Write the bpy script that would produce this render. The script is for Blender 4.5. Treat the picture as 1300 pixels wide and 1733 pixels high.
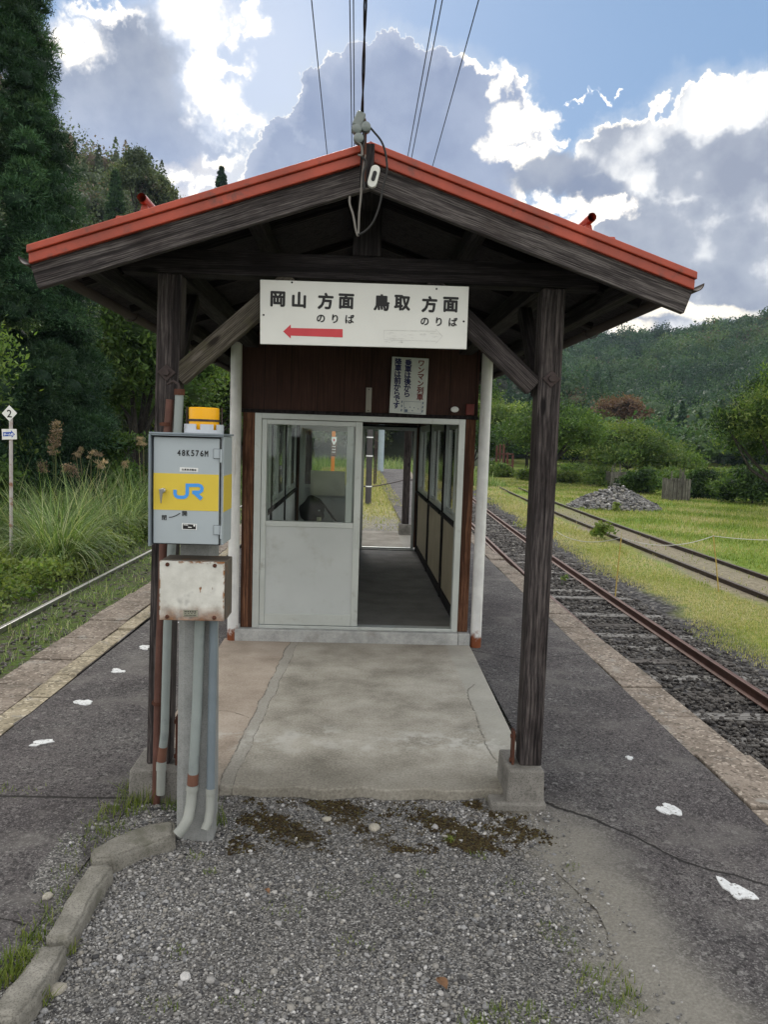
import bpy, bmesh, math, random
import numpy as np
from mathutils import Matrix, Vector, noise

for o in list(bpy.data.objects): bpy.data.objects.remove(o)
S = bpy.context.scene
COL = S.collection
R = math.radians
random.seed(7)
rng = np.random.default_rng(11)

# ------------------------------------------------------------------ camera
EYE = np.array([0.0, 0.0, 1.70]); FPX = 1320.0; PW, PH = 1300.0, 1733.0
ROLL, PITCH, YAW = R(1.8), R(5.322), R(2.198)
_f = np.array([math.sin(YAW)*math.cos(PITCH), math.cos(YAW)*math.cos(PITCH), -math.sin(PITCH)])
_r0 = np.array([math.cos(YAW), -math.sin(YAW), 0]); _u0 = np.cross(_r0, _f)
_r = _r0*math.cos(ROLL)+_u0*math.sin(ROLL); _u = -_r0*math.sin(ROLL)+_u0*math.cos(ROLL)
cam = bpy.data.cameras.new('camera'); co = bpy.data.objects.new('camera', cam); COL.objects.link(co)
co.matrix_world = Matrix(((_r[0], _u[0], -_f[0], EYE[0]), (_r[1], _u[1], -_f[1], EYE[1]), (_r[2], _u[2], -_f[2], EYE[2]), (0, 0, 0, 1)))
cam.sensor_fit = 'VERTICAL'; cam.angle = 2*math.atan(PH/2/FPX); cam.clip_end = 6000; cam.clip_start = 0.05
S.camera = co
def ray(u, v):
    return _f*FPX + _r*(u-PW/2) - _u*(v-PH/2)
def at(u, v, Y):                       # photo measurement -> point on the upright plane Y metres ahead
    d = ray(u, v); return EYE + d*(Y/d[1])
def onz(u, v, z):                      # photo measurement -> point at height z
    d = ray(u, v); return EYE + d*((z-EYE[2])/d[2])

# ------------------------------------------------------------------ node helper
class G:
    def __init__(s, nt):
        s.nt = nt; s.n = nt.nodes; s.l = nt.links
    def new(s, t, **k):
        n = s.n.new(t)
        for a, b in k.items(): setattr(n, a, b)
        return n
    def put(s, sock, v):
        if hasattr(v, 'node'): s.l.new(v, sock)
        elif isinstance(v, (tuple, list)) and len(v) == 3 and sock.type == 'RGBA': sock.default_value = (*v, 1)
        else: sock.default_value = v
    def math(s, op, a, b=0.0, c=None, clamp=False):
        n = s.new('ShaderNodeMath', operation=op, use_clamp=clamp); s.put(n.inputs[0], a); s.put(n.inputs[1], b)
        if c is not None: s.put(n.inputs[2], c)
        return n.outputs[0]
    def vmath(s, op, a, b=(0, 0, 0)):
        n = s.new('ShaderNodeVectorMath', operation=op); s.put(n.inputs[0], a)
        if op == 'SCALE': s.put(n.inputs[3], b)
        else: s.put(n.inputs[1], b)
        return n.outputs['Value'] if op in ('LENGTH', 'DISTANCE', 'DOT_PRODUCT') else n.outputs[0]
    def coord(s, k='Object'): return s.new('ShaderNodeTexCoord').outputs[k]
    def noise(s, v, scale=5, detail=4, rough=.55, out=0, dist=0.0):
        n = s.new('ShaderNodeTexNoise'); s.put(n.inputs['Vector'], v)
        n.inputs['Scale'].default_value = scale; n.inputs['Detail'].default_value = detail
        n.inputs['Roughness'].default_value = rough; n.inputs['Distortion'].default_value = dist
        return n.outputs[out]
    def vor(s, v, scale=5, feat='F1', out='Distance', rnd=1.0):
        n = s.new('ShaderNodeTexVoronoi', feature=feat); s.put(n.inputs['Vector'], v)
        n.inputs['Scale'].default_value = scale; n.inputs['Randomness'].default_value = rnd
        return n.outputs[out]
    def ramp(s, f, stops, interp='LINEAR'):
        n = s.new('ShaderNodeValToRGB'); n.color_ramp.interpolation = interp; e = n.color_ramp.elements
        while len(e) < len(stops): e.new(.5)
        for i, (p, c) in enumerate(stops):
            e[i].position = p; e[i].color = (*c, 1) if isinstance(c, (tuple, list)) else (c, c, c, 1)
        s.put(n.inputs[0], f); return n.outputs[0]
    def mix(s, f, a, b, blend='MIX'):
        n = s.new('ShaderNodeMix', data_type='RGBA', blend_type=blend)
        s.put(n.inputs[0], f); s.put(n.inputs[6], a); s.put(n.inputs[7], b); return n.outputs[2]
    def step(s, x, lo, hi):
        n = s.new('ShaderNodeMapRange', interpolation_type='SMOOTHSTEP'); s.put(n.inputs[0], x)
        s.put(n.inputs[1], lo); s.put(n.inputs[2], hi); return n.outputs[0]
    def sep(s, v):
        n = s.new('ShaderNodeSeparateXYZ'); s.put(n.inputs[0], v); return n.outputs
    def comb(s, x, y, z):
        n = s.new('ShaderNodeCombineXYZ')
        for i, q in enumerate((x, y, z)): s.put(n.inputs[i], q)
        return n.outputs[0]
    def bump(s, h, st=.5, d=.01):
        n = s.new('ShaderNodeBump'); s.put(n.inputs['Height'], h); n.inputs['Strength'].default_value = st
        n.inputs['Distance'].default_value = d; return n.outputs[0]
    def attr(s, k):
        return s.new('ShaderNodeAttribute', attribute_name=k)

# ------------------------------------------------------------------ world: sky texture + clouds by direction
SUN_AZ, SUN_EL = R(-3.0), R(33)
w = bpy.data.worlds.new('World'); S.world = w; w.use_nodes = True
g = G(w.node_tree); g.n.clear()
K = 0.10
sky = g.new('ShaderNodeTexSky', sky_type='NISHITA', sun_disc=False)
sky.sun_elevation = SUN_EL; sky.sun_rotation = SUN_AZ; sky.altitude = 300; sky.air_density = 1.0; sky.dust_density = .6; sky.ozone_density = 2.0
dirv = g.coord('Generated')
dx, dy, dz = g.sep(dirv)
az = g.math('MULTIPLY', g.math('ARCTAN2', dx, dy), 180/math.pi)
el = g.math('MULTIPLY', g.math('ARCSINE', dz), 180/math.pi)
P0 = g.comb(az, el, 0.0)
nA = g.noise(P0, .16, 5, .58, out=1); nB = g.noise(P0, .55, 5, .60, out=1)
def warp(a, b):
    q = g.vmath('ADD', P0, g.vmath('SCALE', g.vmath('SUBTRACT', nA, (.5, .5, .5)), a))
    return g.vmath('ADD', q, g.vmath('SCALE', g.vmath('SUBTRACT', nB, (.5, .5, .5)), b))
def deg(u, v):
    d = ray(u, v); return math.degrees(math.atan2(d[0], d[1])), math.degrees(math.asin(d[2]/np.linalg.norm(d)))
def field(P, blobs):
    F = None
    for b in blobs:
        u, v, rx = b[:3]; ry = b[3] if len(b) > 3 else rx
        a, e = deg(u, v); k = .041
        d = g.vmath('SUBTRACT', P, (a, e, 0)); d = g.vmath('MULTIPLY', d, (1/(rx*k), 1/(ry*k), 0))
        f = g.math('SUBTRACT', 1.0, g.vmath('LENGTH', d))
        F = f if F is None else g.math('SMOOTH_MAX', F, f, .12)
    return F
n_big = g.noise(P0, .15, 3, .5); n_mid = g.noise(P0, .5, 4, .55)
col = sky.outputs[0]
col = g.mix(1.0, col, (1.0, 1.0, 1.05), 'MULTIPLY')
col = g.mix(.80, col, (1.70, 2.85, 4.6))
# unseen bright cloud added outside the view to brighten the scene
fill_cloud = g.step(g.noise(g.vmath('MULTIPLY', dirv, (1, 1, 2.2)), 2.2, 7, .6), .32, .55)
away = g.step(g.vmath('DISTANCE', P0, (2, 16, 0)), 36, 48)
col = g.mix(g.math('MULTIPLY', fill_cloud, away), col, (14, 13.4, 12.3))
def cloud(col, F, edge, rimw, inner, white, soft=None):
    e = edge if soft is None else g.math('ADD', edge, g.math('MULTIPLY', soft, .30))
    mask = g.step(F, 0.0, e)
    rim = g.math('SUBTRACT', 1.0, g.step(F, 0.0, rimw))
    return g.mix(mask, col, g.mix(rim, inner, white))
def puff(Fc, a, b): return g.step(Fc, a, b)
LAV, LAV2 = (3.2, 3.7, 4.9), (2.25, 2.75, 4.0)
GRY, GRY2 = (2.1, 2.5, 3.4), (3.7, 4.0, 4.7)
WHT = (12.5, 11.6, 9.9)
P1, P2, P3 = warp(5.5, 2.4), warp(4.5, 3.2), warp(5.0, 4.4)
n_soft = g.step(g.noise(P0, .11, 3, .5), .42, .62)
sh = g.math('ADD', g.math('MULTIPLY', n_big, .72), g.math('MULTIPLY', n_mid, .28))   # 0.3 .. 0.7
# pale glow of the hidden sun between the clouds
glow = g.step(g.vmath('DISTANCE', P0, (*deg(420, 150), 0)), 13, 2)
col = g.mix(g.math('MULTIPLY', glow, .42), col, (7.2, 7.4, 8.0))
# grey sheet on the left
FB = field(warp(6, 2.2), [(150, 190, 140), (230, 110, 95), (270, 250, 130), (360, 320, 130), (200, 330, 180), (60, 250, 160), (480, 400, 190), (200, 480, 260), (420, 560, 260)])
low = g.step(el, 25, 14)
bodyB = g.mix(g.step(sh, .34, .66), g.mix(low, GRY, (2.9, 3.5, 5.0)), g.mix(low, GRY2, (3.9, 4.5, 5.9)))
col = cloud(col, FB, .26, .34, bodyB, (6.0, 6.2, 6.8), n_soft)
FB2 = field(P1, [(290, 285, 60, 22), (380, 290, 80, 36), (340, 340, 110, 30)])
col = g.mix(g.math('MULTIPLY', g.step(FB2, -.3, .6), .6), col, (7.5, 7.2, 7.0))
FW = field(P3, [(128, 66, 46, 32), (330, 14, 60, 44), (345, 95, 32, 46), (372, 160, 42, 36), (425, 205, 34, 22), (392, 110, 34, 16), (290, 292, 30, 12), (382, 255, 40, 16), (352, 310, 40, 14), (415, 30, 26, 20), (170, 16, 56, 14), (465, 215, 20, 8)])
col = g.mix(g.math('MULTIPLY', g.step(FW, -.45, .15), .40), col, (8, 8, 8.2))
col = g.mix(g.step(FW, -.10, .62), col, WHT)
# the tall cumulus against the light, with its silver edge
FA = field(P1, [(665, 140, 62), (600, 185, 72), (535, 178, 48), (720, 190, 84), (800, 165, 66), (845, 175, 56), (870, 250, 52), (490, 240, 42), (640, 290, 150), (770, 290, 130), (530, 320, 120), (650, 450, 240), (480, 330, 60)])
rimA = g.math('ADD', .05, g.math('MULTIPLY', g.math('ADD', g.step(az, 7, 13), g.math('MULTIPLY', g.step(n_mid, .5, .7), .25)), .30))
bodyA = g.mix(g.step(sh, .34, .66), LAV2, LAV)
bodyA = g.mix(g.math('MULTIPLY', g.math('SUBTRACT', 1.0, g.step(FA, .0, .42)), .5), bodyA, (4.6, 5.0, 6.0))
col = g.mix(g.math('MULTIPLY', g.step(FA, -.45, .05), .45), col, (4.9, 5.5, 6.4))
col = cloud(col, FA, .05, g.math('ADD', .002, g.math('MULTIPLY', rimA, g.step(el, 12, 17))), bodyA, WHT)
FC0 = field(P3, [(862, 215, 36, 44), (905, 205, 22, 34), (890, 262, 40, 18), (855, 118, 22, 30), (805, 98, 34, 13), (925, 235, 22, 14)])
col = g.mix(g.step(FC0, -.18, .60), col, WHT)
# the bank on the right: bright broken tops, grey bodies
FC = field(P2, [(1045, 240, 64, 46), (1005, 265, 46), (1105, 245, 66, 52), (1215, 230, 90, 74), (1285, 205, 60), (1150, 320, 120), (1050, 350, 90), (1270, 330, 140), (1210, 440, 150), (1090, 430, 110), (1260, 540, 190), (1100, 560, 190), (1180, 180, 30, 16)])
col = g.mix(g.math('MULTIPLY', g.step(FC, -.40, .05), .45), col, (4.9, 5.5, 6.4))
dk = field(warp(6, 2.5), [(1180, 290, 75, 60), (1250, 260, 70, 40), (1120, 410, 110, 60), (1240, 430, 120, 70), (1060, 370, 60, 40), (1150, 520, 160, 60), (1270, 470, 100, 60)])
bodyC = g.vmath('SCALE', g.ramp(g.math('SUBTRACT', sh, g.math('MULTIPLY', g.step(dk, -.2, .5), .13)), [(.30, (.25, .28, .36)), (.42, (.34, .37, .44)), (.50, (.66, .67, .69)), (.60, (1.0, .98, .94))]), 10.0)
col = cloud(col, FC, .09, .30, bodyC, WHT, g.math('MULTIPLY', n_soft, .6))
FE2 = field(P3, [(950, 345, 80, 20), (1040, 352, 44, 18), (1010, 372, 60, 14)])
col = g.mix(g.step(FE2, -.2, .6), col, (13, 12, 10.5))
FE = field(warp(3.5, 2.2), [(935, 296, 82, 32), (1005, 318, 62, 24)])
col = g.mix(g.step(FE, -.12, .45), col, g.mix(g.step(sh, .36, .64), (2.0, 2.4, 3.4), (3.4, 3.7, 4.4)))
FD = field(P3, [(1005, 148, 28, 9), (1045, 128, 10, 6), (960, 150, 16, 5)])
col = g.mix(g.step(FD, -.1, .6), col, (11, 10.8, 10.4))
FG = field(warp(4, 1.5), [(1180, 535, 120, 14), (1060, 560, 60, 16)])
col = g.mix(g.math('MULTIPLY', g.step(FG, -.1, .5), .8), col, (11, 10, 8.2))
bg = g.new('ShaderNodeBackground'); g.put(bg.inputs[0], col); bg.inputs[1].default_value = K
g.l.new(bg.outputs[0], g.new('ShaderNodeOutputWorld').inputs[0])

sl = bpy.data.lights.new('sun', 'SUN'); so = bpy.data.objects.new('sun', sl); COL.objects.link(so)
sl.energy = 1.2; sl.angle = R(14); sl.color = (1, .95, .87)
so.rotation_euler = Vector((-math.sin(SUN_AZ)*math.cos(SUN_EL), -math.cos(SUN_AZ)*math.cos(SUN_EL), -math.sin(SUN_EL))).to_track_quat('-Z', 'Y').to_euler()
S.view_settings.view_transform = 'Standard'; S.view_settings.look = 'None'; S.view_settings.exposure = 0.46; S.view_settings.gamma = 1.0
S.render.engine = 'CYCLES'
S.cycles.max_bounces = 7; S.cycles.transparent_max_bounces = 12; S.cycles.diffuse_bounces = 3
S.cycles.use_denoising = True; S.cycles.denoising_prefilter = 'ACCURATE'; S.cycles.denoising_input_passes = 'RGB_ALBEDO_NORMAL'
w.cycles.sampling_method = 'MANUAL'; w.cycles.sample_map_resolution = 512

# ------------------------------------------------------------------ objects
def T(o, label=None, cat=None, group=None, kind=None):
    if label: o['label'] = label
    if cat: o['category'] = cat
    if group: o['group'] = group
    if kind: o['kind'] = kind
    return o
def WM(o):
    m = o.matrix_basis.copy()
    return WM(o.parent) @ o.matrix_parent_inverse @ m if o.parent else m
def par(o, p):
    if p is not None:
        o.parent = p; o.matrix_parent_inverse = WM(p).inverted()
    return o
def empty(name, loc):
    o = bpy.data.objects.new(name, None); COL.objects.link(o); o.empty_display_size = .2; o.matrix_basis = Matrix.Translation(Vector(loc)); return o
def children(o): return [c for c in bpy.data.objects if c.parent == o]
def copy_tree(o, parent=None):
    kids = list(o.children)
    c = o.copy(); COL.objects.link(c)
    if parent is not None: c.parent = parent
    for k in kids: copy_tree(k, c)
    return c
def bevel(o, wd, seg=2):
    m = o.modifiers.new('bevel', 'BEVEL'); m.width = wd; m.segments = seg; m.limit_method = 'ANGLE'; m.angle_limit = R(35); m.harden_normals = False
def fast_mesh(name, V, Fc, mat=None, parent=None, tint=None, smooth=False, M=None):
    V = np.asarray(V, np.float32); Fc = np.asarray(Fc, np.int32)
    me = bpy.data.meshes.new(name); n, k = Fc.shape
    me.vertices.add(len(V)); me.vertices.foreach_set('co', V.ravel())
    me.loops.add(n*k); me.loops.foreach_set('vertex_index', Fc.ravel())
    me.polygons.add(n); me.polygons.foreach_set('loop_start', np.arange(n, dtype=np.int32)*k)
    if smooth: me.polygons.foreach_set('use_smooth', np.ones(n, bool))
    me.update(calc_edges=True); me.validate()
    if tint is not None:
        a = me.attributes.new('tint', 'FLOAT_COLOR', 'FACE')
        c = np.ones((n, 4), np.float32); c[:, :3] = tint; a.data.foreach_set('color', c.ravel())
    o = bpy.data.objects.new(name, me); COL.objects.link(o)
    if mat: me.materials.append(mat)
    if M is not None: o.matrix_basis = M
    return par(o, parent)
class MB:
    def __init__(s): s.v = []; s.f = []
    def add(s, v, f):
        b = len(s.v); s.v += [tuple(map(float, p)) for p in v]; s.f += [tuple(b+i for i in q) for q in f]; return s
    def box(s, x0, x1, y0, y1, z0, z1):
        v = [(x0, y0, z0), (x1, y0, z0), (x1, y1, z0), (x0, y1, z0), (x0, y0, z1), (x1, y0, z1), (x1, y1, z1), (x0, y1, z1)]
        return s.add(v, [(0, 3, 2, 1), (4, 5, 6, 7), (0, 1, 5, 4), (1, 2, 6, 5), (2, 3, 7, 6), (3, 0, 4, 7)])
    def bar(s, p0, p1, wd, h, up=(0, 0, 1)):
        p0, p1, up = map(lambda q: np.array(q, float), (p0, p1, up)); d = p1-p0; d /= np.linalg.norm(d)
        x = np.cross(d, up)
        if np.linalg.norm(x) < 1e-6: x = np.array([1., 0, 0])
        x /= np.linalg.norm(x); y = np.cross(x, d)
        v = [p+x*a*wd/2+y*b*h/2 for p in (p0, p1) for a, b in ((-1, -1), (1, -1), (1, 1), (-1, 1))]
        return s.add(v, [(0, 1, 2, 3), (7, 6, 5, 4), (0, 4, 5, 1), (1, 5, 6, 2), (2, 6, 7, 3), (3, 7, 4, 0)])
    def tube(s, pts, r, seg=10, caps=True):
        pts = [np.array(p, float) for p in pts]; n = len(pts); rr = r if hasattr(r, '__len__') else [r]*n
        V = []; pu = None
        for i, p in enumerate(pts):
            d = pts[min(i+1, n-1)]-pts[max(i-1, 0)]; d = d/(np.linalg.norm(d)+1e-12)
            if pu is None:
                a = np.array([1., 0, 0]) if abs(d[0]) < .8 else np.array([0, 1., 0]); pu = np.cross(d, a)
            pu = pu-d*np.dot(pu, d); pu /= np.linalg.norm(pu); q = np.cross(d, pu)
            for k in range(seg):
                t = 2*math.pi*k/seg; V.append(p+(pu*math.cos(t)+q*math.sin(t))*rr[i])
        Fq = [(i*seg+k, i*seg+(k+1) % seg, (i+1)*seg+(k+1) % seg, (i+1)*seg+k) for i in range(n-1) for k in range(seg)]
        if caps: Fq += [tuple(range(seg))[::-1], tuple((n-1)*seg+k for k in range(seg))]
        return s.add(V, Fq)
    def lathe(s, c, prof, seg=20, axis='z'):
        V = []
        for r, h in prof:
            for k in range(seg):
                t = 2*math.pi*k/seg; a, b = r*math.cos(t), r*math.sin(t)
                V.append({'z': (c[0]+a, c[1]+b, c[2]+h), 'y': (c[0]+a, c[1]+h, c[2]+b), 'x': (c[0]+h, c[1]+a, c[2]+b)}[axis])
        n = len(prof)
        Fq = [(i*seg+k, i*seg+(k+1) % seg, (i+1)*seg+(k+1) % seg, (i+1)*seg+k) for i in range(n-1) for k in range(seg)]
        Fq += [tuple(range(seg))[::-1], tuple((n-1)*seg+k for k in range(seg))]
        return s.add(V, Fq)
    def prism(s, poly, y0, y1):          # polygon in XZ extruded along Y
        n = len(poly); v = [(x, y0, z) for x, z in poly]+[(x, y1, z) for x, z in poly]
        return s.add(v, [tuple(range(n)), tuple(range(2*n-1, n-1, -1))]+[(i, i+n, (i+1) % n+n, (i+1) % n) for i in range(n)])
    def slab(s, poly, z0, z1):           # polygon in XY extruded along Z
        n = len(poly); v = [(x, y, z0) for x, y in poly]+[(x, y, z1) for x, y in poly]
        return s.add(v, [tuple(range(n))[::-1], tuple(range(n, 2*n))]+[(i, (i+1) % n, (i+1) % n+n, i+n) for i in range(n)])
    def stroke(s, pts, wd, y, z=None):   # flat ribbon in XZ plane facing -Y
        P = [np.array(p, float) for p in pts]; L = []; Rr = []
        for i, p in enumerate(P):
            d = P[min(i+1, len(P)-1)]-P[max(i-1, 0)]; d /= np.linalg.norm(d); nn = np.array([-d[1], d[0]])
            L.append(p+nn*wd/2); Rr.append(p-nn*wd/2)
        v = [(q[0], y, q[1]) for q in L]+[(q[0], y, q[1]) for q in Rr]; n = len(P)
        return s.add(v, [(i, i+1, n+i+1, n+i) for i in range(n-1)])
    def build(s, name, mat, parent=None, bev=0, smooth=False, M=None, fix=True):
        me = bpy.data.meshes.new(name); me.from_pydata(s.v, [], s.f); me.update()
        if fix:
            bm = bmesh.new(); bm.from_mesh(me); bmesh.ops.recalc_face_normals(bm, faces=bm.faces); bm.to_mesh(me); bm.free()
        if smooth:
            me.polygons.foreach_set('use_smooth', [True]*len(me.polygons))
            try: me.set_sharp_from_angle(angle=R(40))
            except Exception: pass
        o = bpy.data.objects.new(name, me); COL.objects.link(o)
        if mat: me.materials.append(mat)
        if M is not None: o.matrix_basis = M
        par(o, parent)
        if bev: bevel(o, bev)
        return o
def beam(name, p0, p1, wd, h, mat, parent, bev=.005, up=(0, 0, 1), ext=0):
    # timber with its grain along local Z
    p0, p1, up = Vector(p0), Vector(p1), Vector(up); d = (p1-p0); L = d.length; d.normalize()
    x = d.cross(up)
    if x.length < 1e-5: x = Vector((1, 0, 0))
    x.normalize(); y = d.cross(x)
    M = Matrix(((x.x, y.x, d.x, p0.x), (x.y, y.y, d.y, p0.y), (x.z, y.z, d.z, p0.z), (0, 0, 0, 1)))
    m = MB(); m.box(-wd/2, wd/2, -h/2, h/2, 0, L)
    return m.build(name, mat, parent, bev=bev, M=M)

# ------------------------------------------------------------------ materials
def mat(name, fn, rough=.8, metal=0.0, spec=.3):
    m = bpy.data.materials.new(name); m.use_nodes = True; g = G(m.node_tree); b = g.n['Principled BSDF']
    b.inputs['Roughness'].default_value = rough; b.inputs['Metallic'].default_value = metal; b.inputs['Specular IOR Level'].default_value = spec
    r = fn(g)
    if not isinstance(r, dict): r = {'c': r}
    g.put(b.inputs['Base Color'], r['c'])
    if 'n' in r: g.put(b.inputs['Normal'], r['n'])
    if 'r' in r: g.put(b.inputs['Roughness'], r['r'])
    if 'm' in r: g.put(b.inputs['Metallic'], r['m'])
    return m
def rnd(g): return g.new('ShaderNodeObjectInfo').outputs['Random']
def wood(name, dark, mid, lite, sc=1.0, bump=.6, band=.5, moss=None):
    def fn(g):
        p = g.vmath('ADD', g.coord(), g.vmath('SCALE', (3.1, 7.7, 5.3), rnd(g)))
        kn = g.noise(g.vmath('MULTIPLY', p, (6*sc, 6*sc, 2.2*sc)), 1, 2, .5, out=1)
        q = g.vmath('ADD', p, g.vmath('SCALE', g.vmath('SUBTRACT', kn, (.5, .5, .5)), .022))
        gr = g.noise(g.vmath('MULTIPLY', q, (48*sc, 48*sc, 1.9*sc)), 1, 7, .68)
        fine = g.noise(g.vmath('MULTIPLY', q, (210*sc, 210*sc, 9*sc)), 1, 5, .7)
        big = g.noise(p, 3.0, 4, .6)
        wv = g.new('ShaderNodeTexWave', wave_type='RINGS', rings_direction='SPHERICAL'); g.put(wv.inputs['Vector'], g.vmath('MULTIPLY', q, (1.0, 1.0, .045))); wv.inputs['Scale'].default_value = 42*sc; wv.inputs['Distortion'].default_value = 1.6; wv.inputs['Detail'].default_value = 3.0; wv.inputs['Detail Scale'].default_value = 1.2
        kv = g.vor(g.vmath('MULTIPLY', p, (7, 7, 2.1)), 1.0); knot = g.math('SUBTRACT', 1.0, g.step(kv, .05, .13))
        f = g.math('ADD', g.math('ADD', g.math('MULTIPLY', gr, .46), g.math('MULTIPLY', fine, .48)), g.math('MULTIPLY', wv.outputs['Fac'], .06))
        f = g.math('SUBTRACT', f, g.math('MULTIPLY', knot, .22))
        c = g.ramp(f, [(.38, dark), (.49, mid), (.60, lite)])
        c = g.mix(g.step(big, .42, .7), c, g.mix(1.0, c, (.55, .52, .52), 'MULTIPLY'))
        crack = g.step(g.noise(g.vmath('MULTIPLY', q, (38*sc, 38*sc, .7*sc)), 1, 1, .3), .60, .64)
        c = g.mix(g.math('MULTIPLY', crack, .75), c, dark)
        if moss:
            c = g.mix(g.math('MULTIPLY', g.step(g.noise(p, 6, 5, .65), .52, .68), .6), c, moss)
        h = g.math('SUBTRACT', f, g.math('MULTIPLY', crack, .5))
        return {'c': c, 'n': g.bump(h, bump, .006)}
    return mat(name, fn, .85, spec=.2)
W_POST = wood('weathered_wood', (.010, .008, .009), (.042, .036, .037), (.115, .10, .098))
W_BARGE = wood('grey_weathered_wood', (.015, .013, .014), (.058, .051, .052), (.15, .136, .133))
W_BRACE = wood('mossy_weathered_wood', (.022, .018, .015), (.07, .061, .049), (.15, .135, .115), moss=(.075, .072, .04))
W_DARK = wood('dark_roof_timber', (.007, .006, .007), (.020, .017, .019), (.046, .041, .043))
W_RED = wood('brown_stained_wood', (.035, .016, .010), (.10, .045, .026), (.19, .095, .055), sc=.8)
def plain(name, c, rough=.6, metal=0, var=.12, sc=6, bump=0, bsc=60, spec=.35, dirt=None, dsc=3, dlo=.55, dhi=.75):
    def fn(g):
        p = g.coord(); n = g.noise(p, sc, 5, .6)
        lo = tuple(x*(1-var) for x in c); hi = tuple(min(1, x*(1+var)) for x in c)
        col = g.ramp(n, [(.3, lo), (.7, hi)])
        if dirt: col = g.mix(g.step(g.noise(p, dsc, 6, .65), dlo, dhi), col, dirt)
        r = {'c': col}
        if bump: r['n'] = g.bump(g.noise(p, bsc, 4, .6), bump, .004)
        return r
    return mat(name, fn, rough, metal, spec)
RED = plain('red_painted_metal', (.34, .050, .024), .40, .0, .3, 5, .25, 30, .45, dirt=(.16, .042, .03), dsc=14, dlo=.52, dhi=.72)
RUST = plain('rusty_brown_iron', (.085, .034, .022), .85, .2, .4, 20, .4, 60)
IRON = plain('dark_iron', (.06, .045, .045), .7, .3, .3, 20, .3)
ALU = plain('aluminium_frame', (.50, .535, .525), .42, .5, .08, 3, .0, 60, .5, dirt=(.38, .39, .37), dsc=9, dlo=.55, dhi=.75)
ALUP = plain('grey_door_panel', (.44, .47, .475), .45, 0, .06, 2, 0, 60, .4, dirt=(.35, .36, .35), dsc=5, dlo=.52, dhi=.78)
CREAM = plain('white_sign_enamel', (.74, .75, .73), .35, 0, .05, 3, 0, 50, .4, dirt=(.6, .6, .55), dsc=4, dlo=.6, dhi=.85)
GREYM = plain('grey_cabinet_paint', (.36, .41, .45), .4, 0, .05, 4, 0, 50, .4)
YEL = plain('yellow_paint', (.62, .47, .055), .45, 0, .06, 4)
YELB = plain('yellow_beacon_plastic', (.85, .42, .01), .25, 0, .06, 4)
BLUE = plain('blue_logo_paint', (.06, .30, .78), .5, 0, .03)
BLACK = plain('black_paint', (.012, .012, .014), .5, 0, .1)
NAVY = plain('navy_lettering', (.012, .014, .10), .5, 0, .1)
DRED = plain('red_lettering', (.16, .02, .02), .5, 0, .1)
ARED = plain('red_arrow_paint', (.58, .055, .07), .5, 0, .08)
SBLUE = plain('blue_arrow_paint', (.02, .08, .42), .5, 0, .08)
GHOST = plain('faded_grey_trace', (.55, .55, .55), .5, 0, .25, 60)
WHITE = plain('white_paint', (.80, .83, .86), .6, 0, .06, 8)
MARK = plain('worn_white_paint', (.62, .64, .66), .75, 0, .14, 40, .5, 70, .25, dirt=(.16, .155, .15), dsc=60, dlo=.54, dhi=.64)
STEEL = plain('steel_hardware', (.5, .5, .5), .3, .9, .1)
PVC = plain('grey_conduit', (.24, .275, .275), .5, 0, .12, 5, 0, 60, .4, dirt=(.15, .17, .18), dsc=7)
PVCL = plain('pale_conduit_elbow', (.27, .285, .27), .55, 0, .1, 8)
TAPE = plain('brown_tape', (.135, .062, .042), .6, 0, .15, 12)
WIREM = plain('black_cable', (.015, .015, .016), .6)
PORC = plain('grey_porcelain', (.17, .20, .20), .3, 0, .15, 12, 0, 50, .5, dirt=(.14, .14, .13), dsc=18)
CLOTH = plain('black_cloth', (.012, .012, .015), .9)
LABELW = plain('white_sticker', (.75, .77, .78), .5)
def _polem(g):
    p = g.coord(); x, y, z = g.sep(p); n = g.noise(p, 9, 6, .65)
    c = g.ramp(n, [(.35, (.56, .57, .58)), (.7, (.70, .71, .71))])
    c = g.mix(g.step(g.noise(g.vmath('MULTIPLY', p, (30, 30, 2)), 1, 4), .55, .75), c, (.45, .43, .40))
    rb = g.math('ADD', g.math('SUBTRACT', z, .07), g.math('MULTIPLY', g.math('SUBTRACT', g.noise(p, 25, 5), .5), .2))
    c = g.mix(g.math('SUBTRACT', 1.0, g.step(rb, -.02, .05)), c, (.17, .05, .018))
    return {'c': c, 'n': g.bump(n, .15, .003)}
POLEM = mat('white_painted_pole', _polem, .5)
def _jbox(g):
    p = g.coord(); x, y, z = g.sep(p); n = g.noise(p, 14, 6, .65); n2 = g.noise(p, 45, 5, .6)
    c = g.ramp(n, [(.35, (.50, .50, .47)), (.65, (.66, .66, .63))])
    c = g.mix(g.step(g.noise(p, 9, 3, .6), .56, .70), c, (.36, .36, .35))
    low = g.math('SUBTRACT', 1.0, g.step(g.math('ADD', z, g.math('MULTIPLY', g.math('SUBTRACT', n, .5), .10)), -.135, -.045))
    spot = g.step(g.noise(g.vmath('MULTIPLY', p, (1, 1, .45)), 40, 3, .5), .68, .73)
    rim = g.math('MAXIMUM', g.step(g.math('ABSOLUTE', x), .121, .129), g.step(z, .108, .119))
    rust = g.math('MAXIMUM', g.math('MULTIPLY', low, .95), g.math('MAXIMUM', spot, g.math('MULTIPLY', rim, g.step(n2, .45, .6))))
    c = g.mix(rust, c, g.ramp(n2, [(.3, (.08, .030, .014)), (.7, (.30, .13, .045))]))
    return {'c': c, 'n': g.bump(g.math('ADD', n2, g.math('MULTIPLY', rust, .5)), .2, .003)}
JBOX = mat('rust_stained_white_paint', _jbox, .55)
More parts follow.
